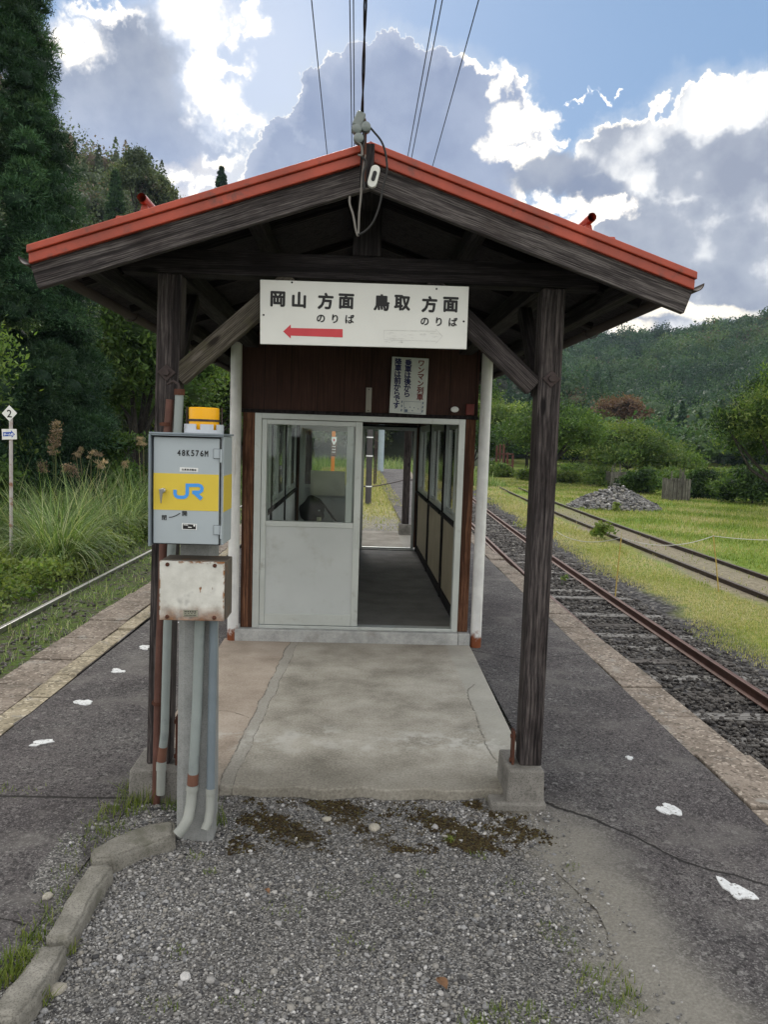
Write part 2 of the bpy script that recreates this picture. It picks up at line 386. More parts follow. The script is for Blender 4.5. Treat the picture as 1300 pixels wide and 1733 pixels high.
def concrete(name, lo, hi, sc=6, bump=.4, stain=None, speck=.25):
    def fn(g):
        p = g.coord(); n = g.noise(p, sc, 7, .62); s = g.noise(p, 160, 3, .6); v = g.vor(p, 110)
        c = g.ramp(n, [(.3, lo), (.7, hi)])
        c = g.mix(g.math('MULTIPLY', g.step(s, .48, .62), speck), c, tuple(x*.45 for x in lo))
        if stain: c = g.mix(g.step(g.noise(p, sc*.45, 5, .6), .5, .72), c, stain)
        h = g.math('ADD', g.math('MULTIPLY', n, .6), g.math('MULTIPLY', s, .4))
        return {'c': c, 'n': g.bump(h, bump, .006)}
    return mat(name, fn, .92, spec=.2)
CONC = concrete('weathered_concrete', (.13, .125, .115), (.27, .26, .245), 9, .7, stain=(.10, .097, .088), speck=.5)
CONCP = concrete('grey_concrete_post', (.20, .21, .21), (.30, .31, .31), 9)
KERB = concrete('kerb_concrete', (.14, .135, .118), (.28, .27, .245), 9, .9, stain=(.10, .10, .078), speck=.5)
PLINTH = concrete('painted_plinth', (.26, .27, .27), (.46, .47, .47), 9, .5, stain=(.22, .215, .20), speck=.3)
FLOORC = concrete('dark_screed_floor', (.20, .195, .195), (.33, .325, .32), 3, .15, speck=.1)
def glassm(name, tint=(.95, .97, .96), gloss=.06):
    m = bpy.data.materials.new(name); m.use_nodes = True; g = G(m.node_tree); g.n.clear()
    tr = g.new('ShaderNodeBsdfTransparent'); tr.inputs[0].default_value = (*tint, 1)
    gl = g.new('ShaderNodeBsdfGlossy'); gl.inputs['Roughness'].default_value = .03
    fr = g.new('ShaderNodeFresnel'); fr.inputs[0].default_value = 1.36
    mx = g.new('ShaderNodeMixShader'); g.l.new(fr.outputs[0], mx.inputs[0]); g.l.new(tr.outputs[0], mx.inputs[1]); g.l.new(gl.outputs[0], mx.inputs[2])
    g.l.new(mx.outputs[0], g.new('ShaderNodeOutputMaterial').inputs[0]); return m
GLASS = glassm('window_glass'); BOTG = glassm('bottle_plastic', (.75, .82, .82))
def leafm(name, cols, trans=.3, rough=.6):
    m = bpy.data.materials.new(name); m.use_nodes = True; g = G(m.node_tree); g.n.clear()
    a = g.attr('tint').outputs['Color']; sx = g.sep(a)
    c = g.ramp(sx[0], cols); c = g.mix(1.0, c, g.comb(sx[1], sx[1], g.math('MULTIPLY', sx[1], sx[2])), 'MULTIPLY')
    d = g.new('ShaderNodeBsdfPrincipled'); g.put(d.inputs['Base Color'], c); d.inputs['Roughness'].default_value = rough; d.inputs['Specular IOR Level'].default_value = .25
    t = g.new('ShaderNodeBsdfTranslucent'); g.put(t.inputs[0], g.mix(1.0, c, (1.3, 1.35, .6), 'MULTIPLY'))
    mx = g.new('ShaderNodeMixShader'); mx.inputs[0].default_value = trans
    g.l.new(d.outputs[0], mx.inputs[1]); g.l.new(t.outputs[0], mx.inputs[2])
    g.l.new(mx.outputs[0], g.new('ShaderNodeOutputMaterial').inputs[0]); return m

# ------------------------------------------------------------------ ground, platform, slab
def seg_d(g, p, pts, wob):                # distance to a wobbling polyline (XY)
    q = g.vmath('ADD', p, g.vmath('SCALE', g.vmath('SUBTRACT', wob, (.5, .5, .5)), 1.0)); best = None
    for a, b in zip(pts, pts[1:]):
        a = np.array([a[0], a[1], 0.]); b = np.array([b[0], b[1], 0.]); ab = b-a; L2 = float(ab@ab)
        pa = g.vmath('MULTIPLY', g.vmath('SUBTRACT', q, tuple(a)), (1, 1, 0))
        t = g.math('DIVIDE', g.vmath('DOT_PRODUCT', pa, tuple(ab)), L2, clamp=True)
        s = g.new('ShaderNodeVectorMath', operation='SCALE'); s.inputs[0].default_value = tuple(ab); g.put(s.inputs[3], t)
        d = g.vmath('LENGTH', g.vmath('SUBTRACT', pa, s.outputs[0])); best = d if best is None else g.math('MINIMUM', best, d)
    return best
def line(g, p, pts, wid, amp=.05, sc=5):
    wob = g.vmath('SCALE', g.noise(p, sc, 5, .65, out=1), 1.0)
    wob = g.vmath('ADD', g.vmath('SCALE', g.vmath('SUBTRACT', wob, (.5, .5, .5)), amp*2), (.5, .5, .5))
    return g.math('SUBTRACT', 1.0, g.step(seg_d(g, p, pts, wob), wid*.4, wid))
def _ground(g):
    p = g.coord(); x, y, z = g.sep(p)
    n = g.noise(p, .5, 6, .62); n2 = g.noise(p, 9, 5, .65); nb = g.noise(p, .12, 4, .55)
    grass = g.ramp(n2, [(.3, (.10, .135, .028)), (.5, (.19, .215, .055)), (.72, (.30, .27, .11))])
    grass = g.mix(g.step(nb, .42, .6), grass, g.mix(1.0, grass, (.72, 1.0, .6), 'MULTIPLY'))
    soil = g.ramp(g.vor(p, 26, out='Color'), [(.2, (.04, .033, .026)), (.6, (.085, .07, .058)), (.9, (.16, .14, .12))])
    weed = g.ramp(n2, [(.3, (.03, .055, .015)), (.6, (.075, .11, .028)), (.8, (.15, .16, .06))])
    xw = g.math('ADD', x, g.math('MULTIPLY', g.math('SUBTRACT', n, .5), 1.6))
    left = g.mix(g.step(n2, .38, .55), soil, weed)
    stone = g.ramp(g.vor(p, 17, out='Color'), [(.2, (.03, .029, .031)), (.6, (.075, .073, .076)), (.95, (.16, .155, .15))])
    xr = g.math('SUBTRACT', xw, g.math('MULTIPLY', g.math('MULTIPLY', y, y), .00087))
    c = g.mix(g.step(xr, 5.1, 5.7), stone, grass)
    t2 = g.math('ABSOLUTE', g.math('SUBTRACT', g.math('SUBTRACT', xw, g.math('MULTIPLY', g.math('POWER', g.math('SUBTRACT', y, 10.0), 2.0), .00087)), 8.05))
    dirt = g.math('MULTIPLY', g.math('SUBTRACT', 1.0, g.step(t2, .5, 1.15)), g.math('SUBTRACT', 1.0, g.step(y, 24, 42)))
    dirtc = g.ramp(n2, [(.3, (.16, .13, .105)), (.7, (.30, .26, .22))])
    c = g.mix(g.math('MULTIPLY', dirt, .85), c, dirtc)
    c = g.mix(g.step(xw, -2.0, -1.0), left, c)
    v = g.vor(p, 22)
    return {'c': c, 'n': g.bump(g.math('ADD', v, n2), .7, .03)}
GROUNDM = mat('field_ground', _ground, .95, spec=.1)
ys = np.concatenate([[-90], np.linspace(-12, 60, 37), [120, 400, 620]]); xs = np.concatenate([[-620, -300, -60], np.linspace(-24, 30, 109), [60, 300, 620]])
gx, gy = np.meshgrid(xs, ys); gx_ = gx-.00087*np.minimum(gy, 60)**2; gz = np.where(gx < -2.2, -.955, np.where(gx_ < 5.1, -1.035, -.985))+.012*np.sin(gx*1.3)*np.cos(gy*.9)
V = np.stack([gx, gy, gz], -1).reshape(-1, 3); nx = len(xs)
Fq = np.array([(j*nx+i, j*nx+i+1, (j+1)*nx+i+1, (j+1)*nx+i) for j in range(len(ys)-1) for i in range(nx-1)])
T(fast_mesh('ground', V, Fq, GROUNDM, smooth=True), kind='structure')

def XB(y): return 1.94+.0005*y*y
def XR(y): return XB(y)+max(.2, .37-.012*y)
def XLi(y): return -2.0+.015*y+.0003*y*y
def XLm(y): return -2.19+.020*y+.0003*y*y
def XLo(y): return -2.50+.014*y+.0004*y*y
def _plat(g):
    p = g.coord(); n2 = g.noise(p, 11, 6, .65); n = g.noise(p, 1.1, 5, .6); x, y, z = g.sep(p)
    v = g.ramp(g.vor(p, 60, out='Color'), [(.2, (.10, .095, .09)), (.6, (.24, .23, .21)), (.95, (.42, .40, .37))])
    dry = g.ramp(n2, [(.3, (.17, .19, .06)), (.55, (.32, .30, .13)), (.75, (.42, .38, .22))])
    far = g.step(g.math('ADD', y, g.math('MULTIPLY', g.math('SUBTRACT', n, .5), 14)), 15, 21)
    top = g.mix(far, v, dry)
    return {'c': g.mix(g.step(z, -.12, -.08), (.17, .155, .14), top), 'n': g.bump(g.vor(p, 60), .6, .01)}
PLATM = mat('platform_fill', _plat, .95, spec=.15)
yy = list(np.linspace(-8, 46, 28))
m = MB(); m.slab([(XLo(y)+.03, y) for y in yy][::-1]+[(XR(y)-.03, y) for y in yy], -.98, -.062)
platform = T(m.build('platform', PLATM), kind='structure')
def _asph(g):
    p = g.coord(); x, y, z = g.sep(p)
    n = g.noise(p, 1.6, 6, .6); n2 = g.noise(p, 90, 4, .7); vc = g.vor(p, 190, out='Color'); vx = g.sep(vc)[0]; big = g.noise(p, .7, 5, .6)
    c = g.ramp(g.math('ADD', g.math('MULTIPLY', n2, .55), g.math('MULTIPLY', n, .45)), [(.34, (.034, .031, .034)), (.5, (.082, .076, .079)), (.66, (.16, .152, .148))])
    v2 = g.sep(g.vor(p, 75, out='Color'))[1]; v3 = g.sep(g.vor(p, 46, out='Color'))[0]
    c = g.mix(g.math('MULTIPLY', g.step(vx, .78, .96), .55), c, (.28, .275, .27))
    c = g.mix(g.math('MULTIPLY', g.step(v2, .86, .96), .32), c, (.25, .245, .24))
    c = g.mix(g.math('MULTIPLY', g.step(v2, .22, .06), .7), c, (.02, .019, .02))
    c = g.mix(g.math('MULTIPLY', g.step(v3, .96, .99), .45), c, (.30, .295, .29))
    c = g.mix(g.math('MULTIPLY', g.math('SUBTRACT', 1.0, g.step(vx, .05, .22)), .7), c, (.018, .017, .018))
    c = g.mix(g.math('MULTIPLY', g.step(big, .42, .60), .6), c, g.mix(1.0, c, (.62, .57, .60), 'MULTIPLY'))
    c = g.mix(g.math('MULTIPLY', g.step(g.noise(p, 5, 6, .7), .55, .7), .5), c, g.mix(1.0, c, (.5, .48, .48), 'MULTIPLY'))
    c = g.mix(g.math('MULTIPLY', g.step(g.noise(p, 2.3, 4), .50, .70), .55), c, (.17, .162, .155))
    # dust washed out of the gravel
    e = g.math('ADD', g.math('ADD', x, g.math('MULTIPLY', g.math('SUBTRACT', g.noise(p, 3.0, 6, .6), .5), .35)), g.math('MULTIPLY', g.math('SUBTRACT', y, 2.6), .10))
    du = g.math('MULTIPLY', g.math('SUBTRACT', 1.0, g.step(e, 1.05, 1.32)), g.math('SUBTRACT', 1.0, g.step(y, 3.25, 3.75)))
    du = g.math('MULTIPLY', du, g.step(x, .5, .8))
    c = g.mix(g.math('MULTIPLY', du, .85), c, g.ramp(n2, [(.3, (.17, .16, .14)), (.7, (.29, .28, .25))]))
    cr = g.math('MAXIMUM', line(g, p, [(.97, 3.62), (1.12, 3.44), (1.26, 3.3), (1.41, 3.08), (1.68, 2.89), (1.95, 2.8)], .011, .04, 6), line(g, p, [(-1.95, 3.575), (-1.0, 3.57)], .012, .008, 9))
    cr = g.math('MAXIMUM', cr, line(g, p, [(1.0, 6.3), (1.35, 6.1), (1.95, 6.25)], .008, .05, 4))
    cr = g.math('MAXIMUM', cr, line(g, p, [(-1.95, 2.6), (-1.5, 2.75), (-1.1, 2.6)], .006, .05, 5))
    c = g.mix(g.math('MULTIPLY', cr, .9), c, (.012, .011, .010))
    h = g.math('SUBTRACT', g.math('ADD', g.math('MULTIPLY', n2, .5), g.math('MULTIPLY', v2, .6)), cr)
    return {'c': c, 'n': g.bump(h, .9, .010), 'r': .88}
ASPH = mat('old_asphalt', _asph, .88, spec=.3)
# right strip: a grid that thins out into the gravel
ysr = np.concatenate([np.linspace(-4, 4.0, 60), np.linspace(4.2, 46, 60)]); nxr = 24
V = []
for y in ysr:
    x0 = .90+.05*math.sin(y*3.1)+.03*math.sin(y*9.7) if y < 3.68 else 1.0
    for i in range(nxr):
        t = i/(nxr-1); x = x0+(XB(y)+.004-x0)*t
        dz = 0 if y > 3.7 else -.036*(1-min(1, (x-x0)/.28))**1.5
        V.append((x, y, -.02+dz+.002*math.sin(x*7+y*5)))
Fq = [(j*nxr+i, j*nxr+i+1, (j+1)*nxr+i+1, (j+1)*nxr+i) for j in range(len(ysr)-1) for i in range(nxr-1)]
par(T(fast_mesh('asphalt_path', V, Fq, ASPH, smooth=True), kind='structure'), platform)
m = MB(); yl = list(np.linspace(-4, 46, 60))
m.slab([(XLi(y)-.022+.012*math.sin(y*5.3), y) for y in yl][::-1]+[(-1.08-.03*math.sin(y*4), y) for y in yl if y < 3.6]+[(-.99, 3.7), (-.99, 46)], -.06, -.02)
par(T(m.build('asphalt_path', ASPH), kind='structure'), platform)
def _blocks(a, b):
    def fn(g):
        p = g.coord(); n = g.noise(p, 4, 6, .65); s = g.noise(p, 80, 4, .65); big = g.noise(p, 1.4, 3)
        c = g.ramp(g.math('ADD', g.math('MULTIPLY', n, .6), g.math('MULTIPLY', s, .4)), [(.34, tuple(v*.45 for v in a)), (.5, a), (.68, b)])
        c = g.mix(g.math('MULTIPLY', g.step(g.noise(p, 6, 5, .7), .56, .66), .7), c, (.30, .29, .27))
        c = g.mix(g.math('MULTIPLY', g.step(big, .5, .7), .5), c, tuple(v*.5 for v in a))
        sp = g.sep(g.vor(p, 60, out='Color'))
        c = g.mix(g.math('MULTIPLY', g.step(sp[0], .82, .95), .5), c, tuple(min(1, v*1.5) for v in b)); c = g.mix(g.math('MULTIPLY', g.step(sp[1], .25, .08), .6), c, tuple(v*.3 for v in a))
        c = g.mix(g.math('MULTIPLY', g.step(g.noise(p, 2.2, 6, .7), .56, .64), .6), c, (.10, .092, .075))
        return {'c': c, 'n': g.bump(g.math('ADD', n, s), .9, .008)}
    return fn
BRB = mat('brown_edge_stone', _blocks((.225, .190, .160), (.35, .31, .27)), .95, spec=.15)
YLB = mat('sandy_edge_stone', _blocks((.32, .28, .205), (.45, .405, .32)), .95, spec=.15)
def edge_row(xa, xb, L, top, mt, name):
    m = MB(); y = -4.0
    while y < 45:
        l = L*random.uniform(.92, 1.08); y1 = y+l-.014; dz = random.uniform(-.012, .008); j = random.uniform(-.008, .008)
        v = [(xa(y)+j, y, -.2), (xb(y)+j, y, -.2), (xb(y1)+j, y1, -.2), (xa(y1)+j, y1, -.2)]
        v += [(a, b, top+dz+random.uniform(-.003, .003)) for a, b, c in v]
        m.add(v, [(0, 3, 2, 1), (4, 5, 6, 7), (0, 1, 5, 4), (1, 2, 6, 5), (2, 3, 7, 6), (3, 0, 4, 7)]); y += l
    par(T(m.build(name, mt, bev=.006), kind='structure'), platform)
edge_row(lambda y: XB(y)+.008, lambda y: XR(y), .60, -.012, BRB, 'platform_edge')
edge_row(lambda y: XLo(y), lambda y: XLm(y)-.006, .62, -.015, BRB, 'platform_edge')
edge_row(lambda y: XLm(y)+.006, lambda y: XLi(y)-.008, .45, -.017, YLB, 'platform_edge')
# worn white paint marks, left and right row
def blotch(cx, cy, rx, ry, seed, rot=0):
    rd = random.Random(seed); n = 18; out = []
    for i in range(n):
        t = 2*math.pi*i/n; r = 1+.20*math.sin(2*t+seed)+.16*math.sin(3*t+seed*2.3)+rd.uniform(-.2, .2)
        a, b = rx*r*math.cos(t), ry*r*math.sin(t); out.append((cx+a*math.cos(rot)-b*math.sin(rot), cy+a*math.sin(rot)+b*math.cos(rot)))
    return out
for i, (u, v, rx, ry, ro) in enumerate(((69, 1256, .050, .040, .5), (142, 1188, .047, .05, .3), (199, 1135, .048, .05, .6), (244, 1095, .048, .06, .7), (1134, 1370, .045, .065, .3), (1247, 1506, .040, .075, .25), (1066, 1282, .022, .022, 0))):
    p = onz(u, v, -.016); m = MB(); m.slab(blotch(p[0], p[1], rx, ry, i*1.7+1, ro), -.022, -.0155)
    par(T(m.build('paint_marking', MARK), kind='structure'), platform)
rp = random.Random(5)
for i in range(5):                        # further marks of both rows, past the shelter front
    for X in (-1.64, 1.55):
        y = 7.0+.66*i+rp.uniform(-.1, .1)
        if X > 0: continue
        m = MB(); m.slab(blotch(X+rp.uniform(-.03, .03), y, .05, .05, i+9, .4), -.022, -.0155); par(T(m.build('paint_marking', MARK), kind='structure'), platform)

def _slab(g):
    p = g.coord(); x, y, z = g.sep(p); n = g.noise(p, 2.2, 6, .62); s = g.noise(p, 75, 5, .72); n3 = g.noise(p, 7, 6, .65)
    f = g.math('ADD', g.math('MULTIPLY', n, .6), g.math('MULTIPLY', s, .4))
    c = g.ramp(f, [(.37, (.19, .178, .150)), (.5, (.37, .35, .305)), (.62, (.51, .49, .44))])
    pink = g.ramp(f, [(.36, (.22, .18, .145)), (.5, (.39, .33, .275)), (.64, (.51, .445, .385))])
    xs_ = g.math('ADD', x, g.math('MULTIPLY', g.math('SUBTRACT', y, 6.34), -.045))       # along the repair strip
    xs_ = g.math('ADD', xs_, g.math('MULTIPLY', g.math('SUBTRACT', g.noise(p, 4, 5, .6), .5), .06))
    c = g.mix(g.step(xs_, -.512, -.500), pink, c)
    strip = g.math('MULTIPLY', g.step(xs_, -.512, -.500), g.math('SUBTRACT', 1.0, g.step(xs_, -.443, -.433)))
    c = g.mix(g.math('MULTIPLY', strip, .7), c, g.ramp(s, [(.3, (.27, .26, .235)), (.7, (.45, .435, .40))]))
    e1 = g.math('SUBTRACT', 1.0, g.step(g.math('ABSOLUTE', g.math('SUBTRACT', xs_, -.506)), .002, .006)); e2 = g.math('SUBTRACT', 1.0, g.step(g.math('ABSOLUTE', g.math('SUBTRACT', xs_, -.438)), .001, .004))
    # lighter concrete on the right beyond a crack, and worn white bloom near the front
    crack2 = line(g, p, [(.88, 5.35), (.80, 5.15), (.79, 4.6), (.78, 4.3), (.80, 4.0), (.86, 3.9)], .007, .03, 7)
    rt = g.math('MULTIPLY', g.step(x, .78, .82), g.step(y, 3.95, 4.3)); c = g.mix(g.math('MULTIPLY', rt, .55), c, (.42, .42, .385))
    band = g.math('SUBTRACT', 1.0, g.step(g.math('ABSOLUTE', g.math('ADD', g.math('SUBTRACT', y, 4.28), g.math('MULTIPLY', g.math('SUBTRACT', n, .5), .5))), .04, .22))
    c = g.mix(g.math('MULTIPLY', g.math('MULTIPLY', band, g.step(n3, .45, .62)), .85), c, (.55, .545, .51))
    fr = g.math('SUBTRACT', 1.0, g.step(g.math('ADD', y, g.math('MULTIPLY', g.math('SUBTRACT', n3, .5), .5)), 3.7, 4.15))
    c = g.mix(g.math('MULTIPLY', fr, .6), c, g.ramp(s, [(.3, (.10, .092, .075)), (.7, (.24, .225, .195))]))
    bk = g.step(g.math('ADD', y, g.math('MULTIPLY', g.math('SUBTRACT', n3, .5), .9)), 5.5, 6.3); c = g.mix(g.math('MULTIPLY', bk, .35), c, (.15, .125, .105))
    c = g.mix(g.math('MULTIPLY', g.step(n3, .62, .75), .3), c, (.13, .12, .105))
    cr = g.math('MAXIMUM', g.math('MAXIMUM', e1, e2), g.math('MAXIMUM', crack2, line(g, p, [(-1.0, 4.75), (-.75, 4.72), (-.6, 4.6)], .006, .03, 7)))
    c = g.mix(g.math('MULTIPLY', g.math('MULTIPLY', cr, g.step(g.noise(p, 14, 4, .6), .36, .56)), .62), c, (.075, .068, .058))
    pit = g.step(g.vor(p, 38), .10, .03)
    c = g.mix(g.math('MULTIPLY', g.math('MULTIPLY', pit, g.step(n3, .42, .6)), .65), c, (.075, .068, .056))
    return {'c': c, 'n': g.bump(g.math('SUBTRACT', f, g.math('MULTIPLY', cr, .6)), .6, .008)}
SLABM = mat('worn_concrete_slab', _slab, .93, spec=.2)
m = MB(); fr = [(-1.02+i*.1, 3.665+.012*math.sin(i*1.9)+.008*math.sin(i*4.1)) for i in range(1, 20)]
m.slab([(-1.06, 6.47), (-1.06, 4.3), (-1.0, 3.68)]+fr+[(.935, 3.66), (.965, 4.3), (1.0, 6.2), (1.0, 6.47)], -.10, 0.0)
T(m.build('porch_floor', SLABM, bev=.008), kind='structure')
m = MB(); m.box(-1.05, 1.05, 11.62, 14.45, -.1, 0.0); T(m.build('porch_floor', SLABM, bev=.01), kind='structure')

# ------------------------------------------------------------------ the waiting shelter
shel = T(empty('station_shelter', (0, 6.5, 0)), 'dark timber station shelter with red metal roof standing on the platform', 'shelter')
RX, HW, Y0, Y1 = .025, 1.354, 3.25, 14.75
ZR, ZE = 2.868, 2.414; SL = (ZR-ZE)/HW
def zr(x): return ZR-abs(x-RX)*SL
nrm = math.hypot(1, SL)
def slope_sheet(m, side, x_in, x_out, t0, t1, y0, y1):
    a, b = RX+side*x_in, RX+side*x_out
    poly = [(a, zr(a)-t1), (b, zr(b)-t1), (b, zr(b)-t0), (a, zr(a)-t0)]
    m.prism(poly, y0, y1)
m = MB()
for sd in (-1, 1): slope_sheet(m, sd, 0, HW, 0, .012, Y0, Y1)
yq = Y0+.25
while yq < Y1-.2:                          # standing seams
    for sd in (-1, 1): slope_sheet(m, sd, .05, HW-.01, -.022, -.0005, yq, yq+.018)
    yq += .42
roof = m.build('roof', RED, shel)
m = MB(); m.prism([(RX-.12, zr(RX-.12)+.004), (RX, ZR+.03), (RX+.12, zr(RX+.12)+.004), (RX, ZR+.004)], Y0+.03, Y1-.03); m.build('ridge_cap', RED, roof)
m = MB()
for sd in (-1, 1): slope_sheet(m, sd, 0.0, HW-.006, .014, .032, Y0+.06, Y1-.06)
m.build('sheathing', W_DARK, shel)
for sd in (-1, 1):                         # red verge flashing in two steps, then the grey barge board
    for (ya, yb) in ((Y0-.012, Y0+.03), (Y1-.03, Y1+.012)):
        m = MB(); slope_sheet(m, sd, .002, HW+.004, -.012, .018, ya-.008 if ya < 5 else ya, yb if ya < 5 else yb+.008); slope_sheet(m, sd, .004, HW, .018, .060, ya+.004, yb-.004)
        m.build('verge_flashing', RED, roof, bev=.004)
    for ya, sgn in ((Y0+.012, 1), (Y1-.012, -1)):
        a, b = RX+sd*.012, RX+sd*(HW-.012); off = .106
        o = beam('barge_board', (a, ya+.018*sgn, zr(a)-off), (b, ya+.018*sgn, zr(b)-off), .036, .108, W_BARGE, shel, .003, up=(0, 0, 1))
# timber frame
def timber(name, p0, p1, wd, h, mt=W_DARK, bev=.006): return beam(name, p0, p1, wd, h, mt, shel, bev)
beam('post', (-.906, 3.69, .12), (-.862, 3.69, 2.415), .108, .115, W_POST, shel, .008, up=(0, 1, 0))
beam('post', (.893, 3.69, .14), (.893, 3.69, 2.415), .107, .115, W_POST, shel, .008, up=(0, 1, 0))
for X in (-.85, .93): beam('post', (X, 14.05, .19), (X, 14.05, 2.415), .125, .125, W_POST, shel, .008, up=(0, 1, 0))
for Y in (3.69, 14.05): timber('tie_beam', (-1.08, Y, 2.470), (1.10, Y, 2.470), .115, .108)
for X in (-.87, .88): timber('wall_plate', (X, 3.75, 2.460), (X, 13.98, 2.460), .11, .10)
timber('king_post', (RX, 3.69, 2.526), (RX, 3.69, 2.80), .13, .10)
timber('ridge_beam', (RX, Y0+.07, 2.775), (RX, Y1-.07, 2.775), .10, .10)
for sd in (-1, 1):
    for q in (.48, 1.16):
        X = RX+sd*q; timber('purlin', (X, Y0+.07, zr(X)-.085), (X, Y1-.07, zr(X)-.085), .07, .08)
    X0_, X1_ = RX+sd*.06, RX+sd*(HW-.05)
    for Y in (3.75, 4.5, 5.3, 6.1, 12.2, 13.2, 14.2): timber('rafter', (X0_, Y, zr(X0_)-.053), (X1_, Y, zr(X1_)-.053), .05, .04, W_DARK, .002)
beam('brace', (-.83, 3.67, 1.955), (-.31, 3.67, 2.42), .07, .090, W_BRACE, shel, .006)
beam('brace', (.825, 3.67, 1.965), (.31, 3.67, 2.42), .07, .090, W_POST, shel, .006)
for sx in (-1, 1):
    for Y, d in ((3.76, 1), (13.97, -1)): beam('brace', (sx*.87, Y, 1.95), (sx*.87, Y+d*.42, 2.405), .06, .075, W_DARK, shel, .006)
def plate(x, z):
    o = MB().add([(x+.042*a, 3.622, z+.040*b) for a, b in ((0, -1), (1, 0), (0, 1), (-1, 0))]+[(x+.042*a, 3.632, z+.040*b) for a, b in ((0, -1), (1, 0), (0, 1), (-1, 0))], [(0, 1, 2, 3), (7, 6, 5, 4), (0, 4, 5, 1), (1, 5, 6, 2), (2, 6, 7, 3), (3, 7, 4, 0)]).build('washer_plate', IRON, shel, bev=.003)
    MB().lathe((x, 3.607, z), [(.016, 0), (.017, .004), (.017, .018)], 6, 'y').build('bolt', IRON, o)
plate(-.872, 1.972); plate(.897, 2.003)
for (x0, x1, y0, y1, h) in ((-1.02, -.785, 3.56, 3.84, .122), (.775, .948, 3.575, 3.84, .142), (-.98, -.75, 13.9, 14.2, .19), (.82, 1.04, 13.9, 14.2, .19)):
    m = MB(); a, b = .006, .006
    v = [(x0-a, y0-b, -.06), (x1+a, y0-b, -.06), (x1+a, y1+b, -.06), (x0-a, y1+b, -.06), (x0, y0, h), (x1, y0, h), (x1, y1, h), (x0, y1, h)]
    m.add(v, [(0, 3, 2, 1), (4, 5, 6, 7), (0, 1, 5, 4), (1, 2, 6, 5), (2, 3, 7, 6), (3, 0, 4, 7)]); m.build('footing', CONC, shel, bev=.01)
MB().box(.69, .962, 3.555, 3.66, -.07, -.012).build('footing_base', CONC, shel, bev=.012)
for (x, z0, z1, y) in ((.807, .12, .31, 3.66), (-.815, .12, .36, 3.64)):
    m = MB(); m.box(x-.006, x+.006, y-.02, y+.03, z0, z1)
    for q in (z0+.04, z1-.03): m.lathe((x-.002, y, q), [(.012, -.012), (.012, .012)], 8, 'x')
    m.build('iron_strap', RUST, shel, bev=.002)
# gable wall boards
def _boards(g):
    p = g.coord(); x, y, z = g.sep(p); n = g.noise(g.vmath('MULTIPLY', p, (60, 60, 3)), 1, 6, .65); b = g.noise(p, 2, 4)
    c = g.ramp(g.math('ADD', g.math('MULTIPLY', n, .6), g.math('MULTIPLY', b, .4)), [(.36, (.024, .011, .009)), (.52, (.050, .022, .017)), (.68, (.085, .042, .032))])
    fx = g.math('ABSOLUTE', g.math('SUBTRACT', g.math('FRACT', g.math('MULTIPLY', x, 4.6)), .5)); gr = g.math('SUBTRACT', 1.0, g.step(fx, .008, .02))
    c = g.mix(g.math('MULTIPLY', gr, .8), c, (.008, .005, .004))
    return {'c': c, 'n': g.bump(g.math('SUBTRACT', n, gr), .35, .006)}
BOARDS = mat('dark_red_wall_boards', _boards, .7, spec=.25)
YW, YBK = 6.48, 11.60
for Y, t in ((YW, 1), (YBK, -1)):
    gable = [(-.98, 1.915), (1.0, 1.915), (1.0, zr(1.0)-.05), (RX, ZR-.06), (-.98, zr(-.98)-.05)]
    m = MB(); m.prism(gable, Y-.012 if t > 0 else Y-.03, Y+.03 if t > 0 else Y+.012); m.build('gable_wall', BOARDS, shel)
    m = MB(); m.box(-.985, 1.005, Y-.03, Y+.03, 1.885, 1.913); m.build('lintel', W_DARK, shel, bev=.003)
for X0_, X1_ in ((-.93, -.832), (.898, .985)):
    for Y in (YW, YBK): beam('door_post', ((X0_+X1_)/2, Y, .10), ((X0_+X1_)/2, Y, 1.884), .09 if Y == YW else .06, X1_-X0_, W_RED, shel, .004, up=(0, 1, 0)) if False else beam('door_post', ((X0_+X1_)/2, Y, .10), ((X0_+X1_)/2, Y, 1.884), X1_-X0_, .07, W_RED, shel, .004, up=(0, 1, 0))
m = MB(); m.box(-.985, .9, 6.38, 6.58, -.06, .098); m.build('plinth', PLINTH, shel, bev=.008)
MB().box(.903, 1.0, 6.385, 6.58, -.06, .098).build('plinth', PLINTH, shel, bev=.008)
MB().box(-.99, 1.0, 11.5, 11.68, -.06, .07).build('plinth', PLINTH, shel, bev=.008)
for X, zb in ((-.985, 0.0), (1.055, -.02)):
    for Y in (6.42, 11.66):
        MB().lathe((X, Y, zb), [(.046, 0), (.046, 2.44)], 20).build('steel_pole', POLEM, shel, smooth=True)
